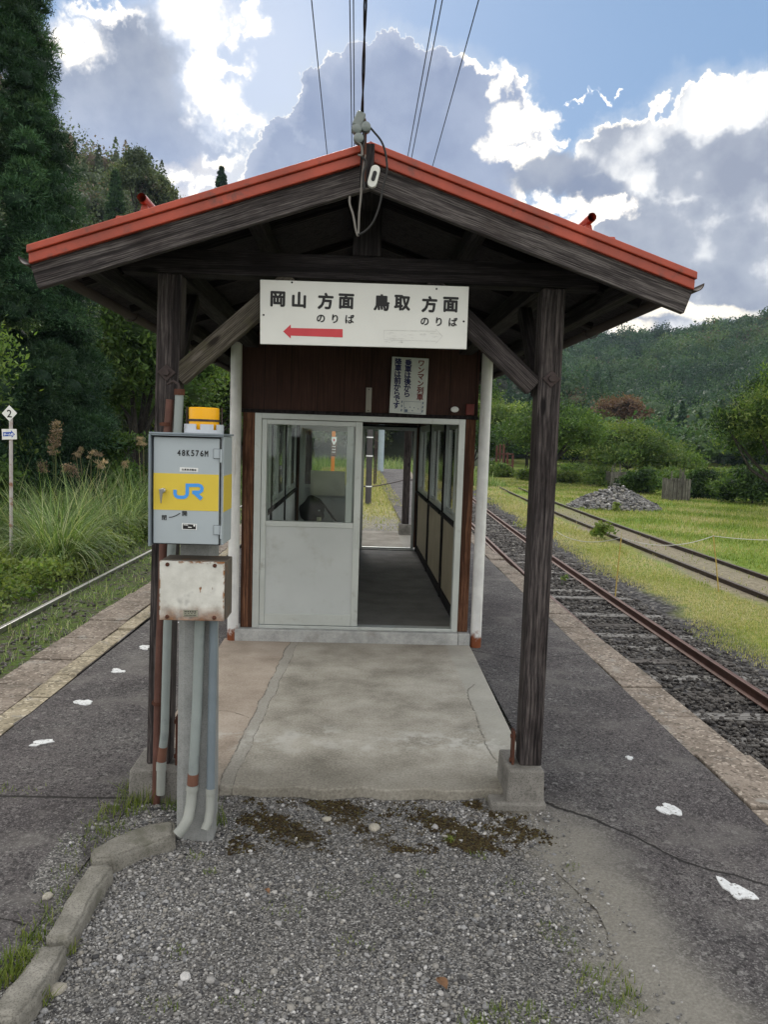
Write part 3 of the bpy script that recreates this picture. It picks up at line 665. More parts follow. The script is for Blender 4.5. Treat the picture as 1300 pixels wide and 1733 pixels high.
# floor, ceiling, side walls
MB().box(-.93, .93, 6.585, 11.495, -.06, .055).build('floor', FLOORC, shel)
MB().box(-.93, .93, 6.52, 11.56, 2.10, 2.115).build('ceiling_board', W_DARK, shel)
PANEL = plain('khaki_wall_panel', (.36, .31, .22), .6, 0, .15, 3, .1, 30)
PANELW = plain('pale_wall_panel', (.62, .64, .66), .6, 0, .08, 3)
bays = [(6.60, 8.10), (8.19, 9.68), (9.77, 11.45)]
for sd, xi, xo in ((1, .925, .985), (-1, -.865, -.93)):
    xa, xb = min(xi, xo), max(xi, xo)
    sgn = 1 if sd > 0 else -1
    for Y in (6.555, 8.145, 9.725, 11.49): beam('wall_stud', ((xa+xb)/2, Y, .056), ((xa+xb)/2, Y, 2.39), .075, .088, W_DARK, shel, .003, up=(0, 1, 0))
    for (a, b) in bays:
        MB().box(xa+.012, xb-.012, a, b, .16, .925).build('lining_panel', PANEL if sd > 0 else PANELW, shel)
        MB().box(xa, xb, a, b, .056, .158).build('skirting', W_DARK, shel, bev=.003)
        MB().box(xa-(.03 if sd > 0 else 0), xb+(.03 if sd < 0 else 0), a, b, .927, .96).build('window_sill', W_DARK, shel, bev=.004)
        MB().box(xa+.004, xb-.004, a, b, 1.90, 2.39).build('upper_panel', BOARDS, shel)
        wf = MB(); xm = (xa+xb)/2
        wf.box(xa+.005, xb-.005, a, b, .961, .995).box(xa+.005, xb-.005, a, b, 1.855, 1.899).box(xa+.005, xb-.005, a, a+.03, .996, 1.854).box(xa+.005, xb-.005, b-.03, b, .996, 1.854)
        win = wf.build('window', ALU, shel)
        mid = (a+b)/2
        for (p0, p1, xx) in ((a+.031, mid+.02, xm-.012), (mid-.02, b-.031, xm+.012)):
            sm = MB(); sm.box(xx-.010, xx+.010, p0, p0+.035, .997, 1.853).box(xx-.010, xx+.010, p1-.035, p1, .997, 1.853).box(xx-.010, xx+.010, p0+.036, p1-.036, .997, 1.03).box(xx-.010, xx+.010, p0+.036, p1-.036, 1.82, 1.853)
            sm.build('sash', ALU, win)
            MB().box(xx-.003, xx+.003, p0+.034, p1-.034, 1.029, 1.821).build('pane', GLASS, win)
# outside cladding of the side walls below the windows
for sd in (-1, 1):
    x = .986 if sd > 0 else -.942
    MB().box(x, x+.012, 6.59, 11.49, .0, .92).build('cladding', BOARDS, shel)
# front sliding doors
df = MB(); df.box(-.830, -.775, 6.435, 6.525, .099, 1.884).box(.845, .897, 6.435, 6.525, .099, 1.884).box(-.774, .844, 6.435, 6.525, 1.838, 1.884).box(-.774, .844, 6.43, 6.525, .099, .125)
doorf = df.build('door_frame', ALU, shel, bev=.003)
def leaf(x0, x1, y, parent, handle=True):
    m = MB(); z0, z1 = .128, 1.834
    m.box(x0, x0+.042, y-.015, y+.015, z0, z1).box(x1-.055, x1, y-.015, y+.015, z0, z1).box(x0+.043, x1-.056, y-.014, y+.014, z0, z0+.095).box(x0+.043, x1-.056, y-.014, y+.014, .955, 1.0).box(x0+.043, x1-.056, y-.014, y+.014, z1-.04, z1)
    d = m.build('sliding_door', ALU, parent, bev=.003)
    MB().box(x0+.041, x1-.054, y-.006, y+.006, z0+.094, .957).build('lower_panel', ALUP, d)
    MB().box(x0+.041, x1-.054, y-.003, y+.003, .999, z1-.039).build('pane', GLASS, d)
    if handle:
        h = MB(); h.box(x1-.042, x1-.014, y-.019, y-.0155, .80, .98).box(x1-.037, x1-.019, y-.024, y-.0195, .83, .95); h.build('handle', ALU, d, bev=.002)
    return d
leaf(-.773, .050, 6.457, shel); leaf(-.765, -.02, 6.497, shel, False)
# back wall: window with a board on the left, door opening on the right
bf = MB(); bf.box(-.83, -.79, 11.57, 11.63, .071, 1.884).box(.02, .128, 11.57, 11.63, .071, 1.884).box(.858, .897, 11.57, 11.63, .071, 1.884).box(-.789, .019, 11.57, 11.63, 1.835, 1.884).box(.129, .857, 11.57, 11.63, 1.838, 1.884).box(.129, .857, 11.57, 11.63, .071, .09)
bf.build('door_frame', ALU, shel, bev=.003)
leaf(-.788, .018, 11.60, shel, False)
# gutters
for sd in (-1, 1):
    X = RX+sd*(HW+.012); z = ZE-.030; V = []; n = 10; L = [Y0+.005, Y1]
    for Y in L:
        for r in (.034, .030):
            for k in range(n+1):
                t = math.pi+math.pi*k/n; V.append((X+r*math.cos(t), Y, z+r*math.sin(t)))
    q = n+1; Fq = []
    for k in range(n): Fq += [(k, k+1, 2*q+k+1, 2*q+k), (q+k, q+k+1, 3*q+k+1, 3*q+k), (k, k+1, q+k+1, q+k), (2*q+k, 2*q+k+1, 3*q+k+1, 3*q+k)]
    MB().add(V, Fq).build('gutter', plain('brown_gutter', (.045, .032, .028), .7), shel)
    y = Y0+.15
    while y < Y1:
        MB().tube([(X+.042*math.cos(math.pi+math.pi*k/8), y, z+.043*math.sin(math.pi+math.pi*k/8)) for k in range(9)]+[(X-sd*.06, y, z-.005)], .004, 6).build('gutter_hook', IRON, shel); y += 1.3
# snow stops: a pipe on brackets each side
for sd, px in ((-1, -.90), (1, .955)):
    z = zr(px)+.090
    o = MB().tube([(px, Y0+.06, z), (px, Y1-.15, z)], .019, 14, caps=False).tube([(px, Y0+.061, z), (px, Y1-.151, z)], .0155, 14, caps=False).build('snow_stop', RED, roof, smooth=True)
    for y in np.arange(Y0+.10, Y1, 1.25):
        m = MB(); xo = px+sd*.10
        m.prism([(px-.03, zr(px-.03)), (px+.03, zr(px+.03)), (px+.012, z-.018), (px-.012, z-.018)], y, y+.035)
        m.prism([(xo-.045, zr(xo-.045)), (xo+.045, zr(xo+.045)), (xo+.022*(1-sd*.3), zr(xo)+.06), (xo-.022*(1+sd*.3), zr(xo)+.06)], y+.004, y+.012)
        m.box(min(px, xo), max(px, xo), y+.01, y+.03, zr(xo)+.008 if sd > 0 else zr(xo)+.008, zr(xo)+.03)
        m.build('snow_bracket', RED, o, bev=.003)

# ------------------------------------------------------------------ lettering (built-in font outlines)
_gc = {}
def glyph(ch, bold=0.0):
    k = (ch, bold)
    if k not in _gc:
        c = bpy.data.curves.new('t', 'FONT'); c.body = ch; c.size = 1; c.resolution_u = 3; c.offset = bold; c.fill_mode = 'FRONT'
        o = bpy.data.objects.new('t', c); COL.objects.link(o); dg = bpy.context.evaluated_depsgraph_get()
        me = bpy.data.meshes.new_from_object(o.evaluated_get(dg)); v = [tuple(q.co) for q in me.vertices]; f = [tuple(q.vertices) for q in me.polygons]
        bpy.data.objects.remove(o); bpy.data.curves.remove(c); bpy.data.meshes.remove(me); _gc[k] = (v, f)
    return _gc[k]
def put(m, ch, x, z, h, y, bold=.012, w=None, rot=0.0, fit=False):      # centre (x, z), height h of the full square; face to -Y
    v, f = glyph(ch)
    if not v: return
    a = np.array(v); lo, hi = a.min(0), a.max(0); c = (lo+hi)/2
    s = h/max(hi[1]-lo[1], 1e-4) if fit else h
    sx = (w/(hi[0]-lo[0])) if w else s
    P = (a-c)*np.array([sx, s, 1]); cr, sr = math.cos(rot), math.sin(rot)
    for k in range(9 if bold else 1):
        ox, oz = (0, 0) if k == 8 or not bold else (bold*h*math.cos(k*math.pi/4), bold*h*math.sin(k*math.pi/4))
        m.add([(x+ox+p[0]*cr-p[1]*sr, y-k*.00004, z+oz+p[0]*sr+p[1]*cr) for p in P], f)

# the big direction board under the tie beam
SY = 3.60
sg = T(empty('direction_sign', (.02, SY, 2.25)), 'long white direction board with large black characters and a red arrow under the gable', 'sign')
c4 = [at(u, v, SY) for u, v in ((440, 473), (794, 485), (790, 591), (440, 582))]
m = MB(); m.add([(p[0], SY, p[2]) for p in c4]+[(p[0], SY+.014, p[2]) for p in c4], [(0, 1, 2, 3), (7, 6, 5, 4), (0, 4, 5, 1), (1, 5, 6, 2), (2, 6, 7, 3), (3, 7, 4, 0)])
m.build('board', CREAM, sg, bev=.002)
LY = SY-.0015; m = MB()
for ch, u, v in (('岡', 470, 506), ('山', 506, 507.5), ('方', 551, 509.5), ('面', 586, 510), ('鳥', 646, 512), ('取', 681, 512.5), ('方', 727, 515), ('面', 763, 515.5)):
    p = at(u, v, LY); put(m, ch, p[0], p[2], .073, LY, .042, rot=-R(.3))
for ch, u, v in (('の', 543, 539), ('り', 567, 539.5), ('ば', 592, 540), ('の', 719, 544), ('り', 743, 544.5), ('ば', 767, 545)):
    p = at(u, v, LY); put(m, ch, p[0], p[2], .043, LY, .030)
m.build('lettering', BLACK, sg, fix=False)
m = MB(); A = [at(u, v, LY) for u, v in ((479, 561), (492, 549), (492, 555), (580, 557), (580, 571), (492, 568), (492, 573))]
m.add([(p[0], LY, p[2]) for p in A], [tuple(range(7))]); m.build('arrow', ARED, sg, fix=False)
m = MB(); A = [at(u, v, LY) for u, v in ((650, 559), (738, 560.5), (738, 557), (749, 569), (738, 581), (738, 577.5), (650, 575), (650, 559))]
m.stroke([(p[0], p[2]) for p in A], .0016, LY)
for k in range(22):
    u = 652+88*rng.random(); v = 563+10*rng.random(); p = at(u, v, LY); m.stroke([(p[0], p[2]), (p[0]+rng.uniform(.008, .03), p[2]+rng.uniform(-.002, .002))], .0010, LY)
for k in range(10):
    u = 648+40*rng.random(); p = at(u, 577+3*rng.random(), LY); m.stroke([(p[0], p[2]), (p[0]+.006, p[2]+.001)], .002, LY)
m.build('erased_arrow', GHOST, sg, fix=False)
for u, v in ((494, 478), (739, 489), (446, 533), (785, 544)):
    p = at(u, v, SY); MB().lathe((p[0], SY-.004, p[2]), [(.0035, 0), (.0045, .002), (.0045, .004)], 8, 'y').build('screw', BLACK, sg)

# the notice board over the doorway
NY = 6.44
nb = T(empty('notice_board', (.42, NY, 2.14)), 'white notice board with vertical blue and red characters above the open doorway', 'notice')
m = MB(); c4 = [at(u, v, NY) for u, v in ((664, 603.5), (726, 607), (721, 702), (659, 698.5))]
m.add([(p[0], NY, p[2]) for p in c4]+[(p[0], NY+.01, p[2]) for p in c4], [(0, 1, 2, 3), (7, 6, 5, 4), (0, 4, 5, 1), (1, 5, 6, 2), (2, 6, 7, 3), (3, 7, 4, 0)])
m.build('board', plain('notice_enamel', (.62, .66, .66), .35), nb, bev=.001)
NL = NY-.0016
def column(m, txt, p0, p1, h, bold):
    a, b = at(*p0, NL), at(*p1, NL); n = len(txt)
    for i, ch in enumerate(txt):
        t = i/(n-1); put(m, ch, a[0]+(b[0]-a[0])*t, a[2]+(b[2]-a[2])*t, h, NL, bold, rot=R(0))
m = MB(); column(m, 'ワンマン列車', (713.5, 615), (711, 672), .058, .03); m.build('lettering', DRED, nb, fix=False)
m = MB(); column(m, '乗車は後から', (691.5, 614), (689, 666.5), .058, .035); column(m, '降車は前からです', (674.5, 612), (671, 686), .058, .035); m.build('lettering', NAVY, nb, fix=False)
m = MB(); dk = lambda u, v: (lambda p: (p[0], p[2]))(at(u, v, NL))
m.stroke([dk(684, 679), dk(713.5, 680.5), dk(713, 700), dk(684, 698), dk(684, 679)], .003, NL)
for u, v in ((680.5, 680), (680, 687), (679.5, 694), (716, 682), (715.5, 689), (715, 696)): m.stroke([dk(u+.4, v-2), dk(u-.4, v+2)], .009, NL)
for u, v in ((686, 690), (694, 689), (701, 690), (708, 692), (698, 695)): m.stroke([dk(u-1, v), dk(u+1, v)], .007, NL)
m.stroke([dk(685, 695), dk(690, 695)], .022, NL); m.build('train_diagram', plain('diagram_ink', (.12, .17, .26), .5), nb, fix=False)
o = MB(); a = at(624.5, 656, 6.452); b = at(623.5, 698, 6.452); o.box(a[0]-.022, a[0]+.024, 6.452, 6.464, b[2], a[2])
tp = T(o.build('blank_plate', plain('beige_plate', (.30, .29, .26), .5), bev=.002), 'narrow blank beige plate screwed to dark red boards left of the notice', 'plate')
m = MB()
for z in (a[2]-.015, b[2]+.015): m.lathe((a[0], 6.449, z), [(.005, 0), (.005, .004)], 8, 'y')
m.build('screw', IRON, tp)
o = MB(); a = at(770, 693, 6.45); v, n = [], 14
prof = [(a[0]+.033*math.cos(2*math.pi*k/n), a[2]+.024*math.sin(2*math.pi*k/n)) for k in range(n)]
T(MB().prism(prof, 6.44, 6.466).build('oval_plate', LABELW, bev=.006), 'small white oval plate on the dark boards above the door corner', 'plate')

a = at(796, 692, 6.45)
T(MB().box(a[0]-.034, a[0]+.034, 6.44, 6.466, a[2]-.05, a[2]+.04).build('red_plate', plain('dark_red_plate', (.13, .018, .014), .5, 0, .2), bev=.004), 'small dark red plate beside the white oval plate above the door corner', 'plate')

# ------------------------------------------------------------------ equipment cabinet, junction box, beacon, concrete post
CX0, CX1, CY0, CY1, CZ0, CZ1 = -.798, -.522, 3.115, 3.32, 1.257, 1.692
cab = T(empty('equipment_cabinet', (-.66, 3.22, CZ0)), 'grey steel cabinet with yellow band and blue letters on a concrete post', 'cabinet')
m = MB(); m.box(CX0, CX1, CY0, CY1, CZ0, CZ1)
body = m.build('body', GREYM, cab, bev=.004)
m = MB(); m.box(CX0-.008, CX1+.006, CY0-.045, CY1+.005, CZ1+.001, CZ1+.009).box(CX0-.009, CX0-.001, CY0-.045, CY0+.03, CZ0-.004, CZ1).box(CX0, CX1+.006, CY0-.045, CY0-.04, CZ1-.004, CZ1); m.build('rain_hood', plain('dark_grey_cabinet_paint', (.20, .24, .28), .4), cab, bev=.002)
DXa, DXb, DY = CX0+.006, CX1-.014, CY0-.026
m = MB(); m.box(DXa, DXb, DY, CY0-.001, CZ0+.006, CZ1-.010); door = m.build('door', GREYM, cab, bev=.003)
MB().box(DXa-.004, DXb+.004, DY+.012, CY0-.0005, CZ0+.002, CZ1-.005).build('door_gap_shadow', BLACK, cab)  # black ring standing in for the shadow round the inset door
def cb(u, v, y=DY-.0012): return at(u, v, y)
za, zb = cb(320, 802)[2], cb(320, 864)[2]
MB().box(DXa+.001, DXb-.001, DY-.0008, DY+.01, zb, za).build('yellow_band', YEL, door)
MB().box(CX1-.02, CX1+.0008, CY0+.002, CY1-.004, zb-.006, za-.006).build('yellow_band', YEL, body)
m = MB()
for i, ch in enumerate('48K576M'):
    p = cb(302.5+i*7.75, 766.2+i*.25); put(m, ch, p[0], p[2], .0225, DY-.0012, .035, w=.0115 if ch != 'M' else .0125, fit=True)
m.build('lettering', BLACK, door, fix=False)
q = lambda u, v: (lambda p: (p[0], p[2]))(cb(230+u/5.776, 660+v/5.776, DY-.0022))
LW = .0135
m = MB(); m.stroke([q(380, 975), q(380, 1015), q(388, 1035), q(405, 1046), q(430, 1049), q(465, 1049), q(485, 1042), q(497, 1025), q(500, 1000), q(500, 915)], LW, DY-.0022)
m.stroke([q(485, 931), q(610, 931), q(634, 940), q(645, 960), q(640, 983), q(622, 997), q(600, 1000), q(548, 1000)], LW, DY-.0024)
m.stroke([q(560, 992), q(640, 1066)], LW*1.15, DY-.0026); m.build('logo', BLUE, door, fix=False)
p = [cb(u, v) for u, v in ((304, 790.5), (335, 792), (335, 799), (303.5, 798))]
o = MB().add([(a[0], DY-.001, a[2]) for a in p], [(0, 1, 2, 3)]).build('sticker', LABELW, door, fix=False)
m = MB()
for i, ch in enumerate('社員専用電話'): p = cb(309+i*4.2, 794.6+i*.18); put(m, ch, p[0], p[2], .0085, DY-.0016, .03)
m.build('lettering', BLACK, o, fix=False)
m = MB(); p = cb(277.5, 876); put(m, '閉', p[0], p[2], .0215, DY-.0012, .02); p = cb(312, 869); put(m, '開', p[0], p[2], .0215, DY-.0012, .02)
m.stroke([(a[0], a[2]) for a in (cb(285.5, 875.5), cb(291, 875), cb(298, 872.5), cb(304.5, 868.5))], .0033, DY-.0012); m.build('open_close_mark', BLACK, door, fix=False)
p = [cb(u, v) for u, v in ((307.5, 885), (333, 887), (332.5, 897), (307.5, 896))]
o = MB().add([(a[0], DY-.001, a[2]) for a in p], [(0, 1, 2, 3)]).build('nameplate', LABELW, door, fix=False)
p = [cb(u, v) for u, v in ((309, 886.3), (331.5, 888), (331, 896), (309, 895))]
MB().add([(a[0], DY-.0016, a[2]) for a in p], [(0, 1, 2, 3)]).build('dark_print', BLACK, o, fix=False)
m = MB(); [m.stroke([(a[0], a[2]) for a in (cb(310+k*8, 888+k*4), cb(318+k*6, 888.6+k*4))], .003, DY-.0022) for k in (0, 1)]; p = cb(328.5, 889.5); m.lathe((p[0], DY-.0022, p[2]), [(.004, 0), (.004, .0004)], 8, 'y'); m.build('light_print', LABELW, o, fix=False)
for zc in (768, 897):
    p = cb(367, zc); MB().box(p[0]-.0135, p[0]+.0125, DY-.0028, DY-.0002, p[2]-.0195, p[2]+.0195).build('hinge_seam', BLACK, cab); m = MB(); m.box(p[0]-.012, p[0]+.011, DY-.006, DY-.0003, p[2]-.018, p[2]+.018); m.tube([(p[0]+.017, DY-.008, p[2]-.034), (p[0]+.017, DY-.008, p[2]+.018)], .0045, 8); m.build('hinge', GREYM, cab, bev=.001)
p = cb(277.0, 829.5); m = MB(); m.lathe((p[0], DY-.022, p[2]), [(.008, 0), (.0105, .004), (.009, .015), (.009, .0215)], 14, 'y')
m.add([(p[0]-.013, DY-.028, p[2]+.006), (p[0]+.004, DY-.028, p[2]+.007), (p[0]-.004, DY-.024, p[2]-.050), (p[0]-.008, DY-.024, p[2]-.050), (p[0]-.013, DY-.021, p[2]+.006), (p[0]+.004, DY-.021, p[2]+.007), (p[0]-.004, DY-.021, p[2]-.050), (p[0]-.008, DY-.021, p[2]-.050)], [(0, 1, 2, 3), (7, 6, 5, 4), (0, 4, 5, 1), (1, 5, 6, 2), (2, 6, 7, 3), (3, 7, 4, 0)])
m.build('handle', STEEL, cab, bev=.0015)
# beacon on its roof
LYB = 3.2; bc = at(345, 733, LYB)
lamp = T(empty('warning_beacon', (bc[0], LYB, 1.702)), 'round yellow warning beacon on top of the grey cabinet', 'beacon')
zt = at(345, 690, LYB)[2]; rr = .0605; zm = at(345, 711.5, LYB)[2]
m = MB(); m.lathe((bc[0], LYB, 0), [(rr*.98, 1.712), (rr, zm-.004), (rr*1.01, zt-.003), (rr*.95, zt)], 28); m.build('lens', YELB, lamp, smooth=True)
MB().lathe((bc[0], LYB, zm-.005), [(rr+.003, 0), (rr+.003, .009)], 28).build('band', IRON, lamp, smooth=True)
m = MB(); br = []
for k in range(28):
    t0, t1 = 2*math.pi*k/28, 2*math.pi*(k+1)/28; r0, r1 = rr+.012, rr+.018; top = 1.737 if k % 4 not in (0,) else 1.715
    P = [(bc[0]+r*math.cos(t), LYB+r*math.sin(t)) for r, t in ((r0, t0), (r1, t0), (r1, t1), (r0, t1))]
    m.slab(P, 1.7015, top)
m.build('cradle', plain('pale_blue_grey_plastic', (.48, .52, .58), .4), lamp)
for k in range(4):
    m = MB(); t = (0.05, math.pi-.05, math.pi/2-.4, math.pi/2+.4)[k]; x, y = bc[0]+(rr+.010)*math.cos(t), LYB+(rr+.010)*math.sin(t); m.tube([(x, y, 1.735), (x, y, zt+.002)], .003, 6); m.build('guard_wire', IRON, lamp)
# rusty junction box
JX0, JX1, JZ0, JZ1 = -.776, -.517, .945, 1.187
jb = T(empty('junction_box', (-.647, 3.2, JZ0)), 'rust stained white junction box with four bolts below the grey cabinet', 'junction box')
MB().box(JX0+.006, JX1+.010, 3.145, 3.268, JZ0+.004, JZ1+.004).build('body', plain('brown_grey_box_paint', (.10, .085, .07), .7, dirt=(.2, .09, .04), dsc=14), jb, bev=.004)
MB().box(-(JX1-JX0)/2, (JX1-JX0)/2, -.009, .009, -(JZ1-JZ0)/2, (JZ1-JZ0)/2).build('cover', JBOX, jb, bev=.003, M=Matrix.Translation(((JX0+JX1)/2, 3.135, (JZ0+JZ1)/2)))
for x in (JX0+.032, JX1-.038):
    for z in (JZ0+.015, JZ1-.014): MB().lathe((x, 3.116, z), [(.004, 0), (.0075, .003), (.0085, .0095)], 8, 'y').build('bolt', RUST, jb)
np_ = MB(); p = at(322, 1038, 3.125); np_.box(p[0]-.029, p[0]+.029, 3.1235, 3.126, p[2]-.014, p[2]+.014); o = np_.build('nameplate', plain('worn_brass_plate', (.30, .30, .24), .5), jb)
m = MB()
for i in range(7): m.stroke([(p[0]-.024+i*.007, p[2]+.007), (p[0]-.0195+i*.007, p[2]+.007)], .006, 3.123)
for i in range(4): m.stroke([(p[0]-.024+i*.0125, p[2]-.0005), (p[0]-.016+i*.0125, p[2]-.0005)], .0022, 3.123)
for i in range(9): m.stroke([(p[0]-.024+i*.0054, p[2]-.0075), (p[0]-.0205+i*.0054, p[2]-.0075)], .0045, 3.123)
for z in (.0135, -.0135): m.stroke([(p[0]-.029, p[2]+z), (p[0]+.029, p[2]+z)], .0012, 3.123)
m.build('print', BLACK, o, fix=False)
# concrete post with the two conduits
cp = MB(); v0 = [(-.735, 3.27), (-.705, 3.255), (-.695, 3.255), (-.6, 3.255), (-.575, 3.27), (-.575, 3.40), (-.735, 3.40)]
pt = [(-.725, 3.275), (-.70, 3.269), (-.69, 3.269), (-.606, 3.269), (-.588, 3.275), (-.588, 3.39), (-.725, 3.39)]
cpost = MB(); n = len(v0); cpost.add([(x, y, -.1) for x, y in v0]+[(x, y, 1.70) for x, y in pt], [tuple(range(n))[::-1], tuple(range(n, 2*n))]+[(i, (i+1) % n, (i+1) % n+n, i+n) for i in range(n)])
cpo = T(cpost.build('concrete_post', CONCP, bev=.005), 'square grey concrete post behind the rusty junction box', 'post')
def conduit(pts, r, label, tape_i=None, elbow=None, mt=None):
    e = T(empty('conduit', pts[-1]), label, 'conduit')
    P = [np.array(q) for q in pts]
    MB().tube(P[:elbow], r, 14).build('pipe', mt or PVC, e, smooth=True)
    MB().tube(P[elbow-1:], r*1.06, 14).build('elbow', PVCL, e, smooth=True)
    a, b = P[elbow-2], P[elbow-1]; d = (b-a)/np.linalg.norm(b-a)
    if tape_i: MB().tube([b-d*(tape_i+.0), b-d*.006], r*1.09, 14).build('tape', TAPE, e, smooth=True)
    MB().tube([b-d*.002, b+(P[elbow]-b)*.25], r*1.2, 14).build('collar', PVCL, e, smooth=True)
    return e
F3 = 3.235
pA = [at(338, 1050, F3), at(333, 1200, F3), at(325.5, 1330, F3), at(322.5, 1362, F3-.005), at(318, 1385, F3-.03), at(310, 1400, F3-.05), at(300, 1412, F3-.06)]
conduit([(-.622, F3, 1.0)]+[tuple(q) for q in pA], .0215, 'grey conduit with a brown taped joint in front of the concrete post', .055, 4)
pB = [at(361.5, 1050, F3), at(358.5, 1200, F3), at(356, 1335, F3), at(355, 1370, F3-.005), at(352, 1390, F3-.02), at(346, 1405, F3-.04)]
conduit([(pB[0][0], F3, 1.0)]+[tuple(q) for q in pB], .0175, 'blue grey conduit beside the right face of the concrete post', None, 4, plain('blue_grey_conduit', (.15, .185, .215), .45, 0, .12, 5))
# pipes on the left post
e = T(empty('drain_pipe', (-.87, 3.47, 0)), 'rusty brown pipe running down the left timber post', 'pipe')
Pq = [at(287.5, 676, 3.545), at(283, 735, 3.545), at(268, 1150, 3.545), at(263.5, 1330, 3.545)]; Pq[-1][2] = -.05
MB().tube(Pq, .0185, 14).build('pipe', plain('brown_painted_pipe', (.10, .045, .035), .6, .1, .3, 12, .2), e, smooth=True)
for u, v in ((281.5, 718), (267.5, 1190)):
    p = at(u, v, 3.545); MB().lathe((p[0], 3.545, p[2]), [(.024, -.008), (.024, .008)], 14).box(p[0]-.03, p[0]-.018, 3.54, 3.60, p[2]-.006, p[2]+.006).build('clamp', RUST, e)
F4 = 3.53
pC = [at(303.5, 664, F4), at(300, 735, F4), at(283, 1060, F4), at(278, 1240, F4), at(272.5, 1290, F4), at(271.5, 1344, F4)]
ec = conduit([tuple(q) for q in pC], .019, 'grey conduit with a taped joint beside the brown pipe on the left post', .075, 5)
MB().lathe((pC[0][0], F4, pC[0][2]), [(.024, -.012), (.024, .014)], 14).build('cap', RUST, ec)
wr = MB(); a = pC[0]; wr.tube([a+np.array([0, 0, .01]), a+np.array([-.005, 0, .035]), a+np.array([-.03, .01, .05]), a+np.array([-.06, .03, .035])], .006, 8); wr.build('cable', IRON, ec, smooth=True)

# ------------------------------------------------------------------ ridge: bracket, insulators, wires
IY = 3.19
br = T(empty('insulator_bracket', (0, IY, 2.72)), 'wooden bracket with grey insulators and cable loops at the roof peak', 'bracket')
a = at(616, 300, IY); b = at(611, 225, IY)
beam('timber_block', (a[0]+.01, IY+.015, a[2]-.03), (a[0]+.012, IY+.015, a[2]+.13), .055, .035, W_DARK, br, .004, up=(0, 1, 0))
MB().tube([(a[0], IY-.01, a[2]-.02), (a[0]-.002, IY-.012, a[2]+.2), (b[0]+.005, IY, b[2]+.07)], .008, 8).build('iron_rod', RUST, br, smooth=True)
for u, v, ax in ((604, 222, -1), (607, 238, -1), (619, 219, 1)):
    c = at(u, v, IY); MB().lathe((c[0], IY-.03, c[2]), [(.012, -.008), (.019, -.003), (.021, .006), (.014, .012), (.020, .018), (.020, .028), (.012, .034)], 14, 'y').build('insulator', PORC, br, smooth=True)
c = at(608, 209, IY); beam('fuse_holder', (c[0]-.012, IY-.02, c[2]-.022), (c[0]+.010, IY-.02, c[2]+.032), .036, .034, PORC, br, .006, up=(0, 1, 0))
c = at(632.5, 300, IY)
def pill(cx, cz, L, r, rot, n=8):
    P = [(r*math.cos(math.pi*k/n), L/2+r*math.sin(math.pi*k/n)) for k in range(n+1)]+[(r*math.cos(math.pi+math.pi*k/n), -L/2+r*math.sin(math.pi+math.pi*k/n)) for k in range(n+1)]
    return [(cx+x*math.cos(rot)-z*math.sin(rot), cz+x*math.sin(rot)+z*math.cos(rot)) for x, z in P]
cl = MB().prism(pill(c[0], c[2], .050, .019, -R(13)), IY-.015, IY+.005).build('cleat', plain('white_porcelain', (.62, .63, .60), .3), br, bev=.003)
MB().prism(pill(c[0]+.001, c[2], .025, .008, -R(15)), IY-.0165, IY-.0148).build('slot', BLACK, cl)
def loop(px, r, Y, name='cable', mt=WIREM, dy=None):
    P = [at(u, v, Y if dy is None else dy[i]) for i, (u, v) in enumerate(px)]
    Q = []
    for i in range(len(P)-1):                                   # Catmull-Rom
        p0, p1, p2, p3 = P[max(i-1, 0)], P[i], P[i+1], P[min(i+2, len(P)-1)]
        for t in np.linspace(0, 1, 7)[:-1]:
            Q.append(.5*((2*p1)+(-p0+p2)*t+(2*p0-5*p1+4*p2-p3)*t*t+(-p0+3*p1-3*p2+p3)*t**3))
    Q.append(P[-1]); return MB().tube(Q, r, 8).build(name, mt, br, smooth=True)
loop([(617, 205), (632, 222), (646, 240), (653, 262), (655, 290), (648, 318), (643, 345), (632, 375), (617, 392), (606, 397)], .0042, 3.17)
loop([(618, 262), (613, 300), (611, 330), (608, 360), (607, 385), (606, 399), (602, 388), (598, 365), (592, 345), (592, 332)], .0042, 3.175, mt=plain('grey_cable', (.16, .15, .14), .6))
loop([(617, 320), (615, 295), (620, 275), (612, 262), (616, 240), (614, 212)], .0045, 3.165)
loop([(604, 240), (611, 246), (613, 262), (606, 262)], .004, 3.16, mt=plain('grey_cable', (.16, .15, .14), .6))
# service drop coming over the camera
a = at(613, 197, IY); 
e = MB()
for k, ph in ((0, 0), (1, math.pi)):
    P = []
    for i in range(160):
        t = i/159; p = np.array([a[0], a[1], a[2]])*(1-t)+np.array([.03, -7.0, 7.6])*t; p[2] -= .35*math.sin(math.pi*t)*.6
        P.append(p+.0036*np.array([math.cos(ph+i*.9), 0, math.sin(ph+i*.9)]))
    e.tube(P, .0036, 6)
T(e.build('service_cable', WIREM, smooth=True), 'thick black twisted cable rising from the bracket at the roof peak', 'cable')
ZW = 7.2
def wire(u0, v0, u1, v1, label):
    d = ray(u0, v0); t = (ZW-1.7)/d[2]; x0 = d[0]*t
    d = ray(u1, v1); t = (ZW-1.7)/d[2]; x1 = d[0]*t; X = (x0+x1)/2
    P = [(X, y, ZW-.25*(1-((y-17)/25)**2)) for y in np.linspace(-8, 42, 40)]
    T(MB().tube(P, .0075, 5).build('overhead_wire', WIREM), label, 'wire', 'overhead wires above the shelter roof')
wire(530, 0, 557, 258, 'thin overhead wire farthest to the left of the thick cable'); wire(585, 0, 602, 240, 'thin overhead wire next but one left of the thick cable'); wire(597, 0, 602, 200, 'thin overhead wire running just left of the thick cable')
wire(727, 0, 691, 265, 'left wire of the close pair right of the thick cable'); wire(734, 0, 699, 268, 'right wire of the close pair right of the thick cable'); wire(795, 0, 732, 280, 'lone thin overhead wire farthest to the right')

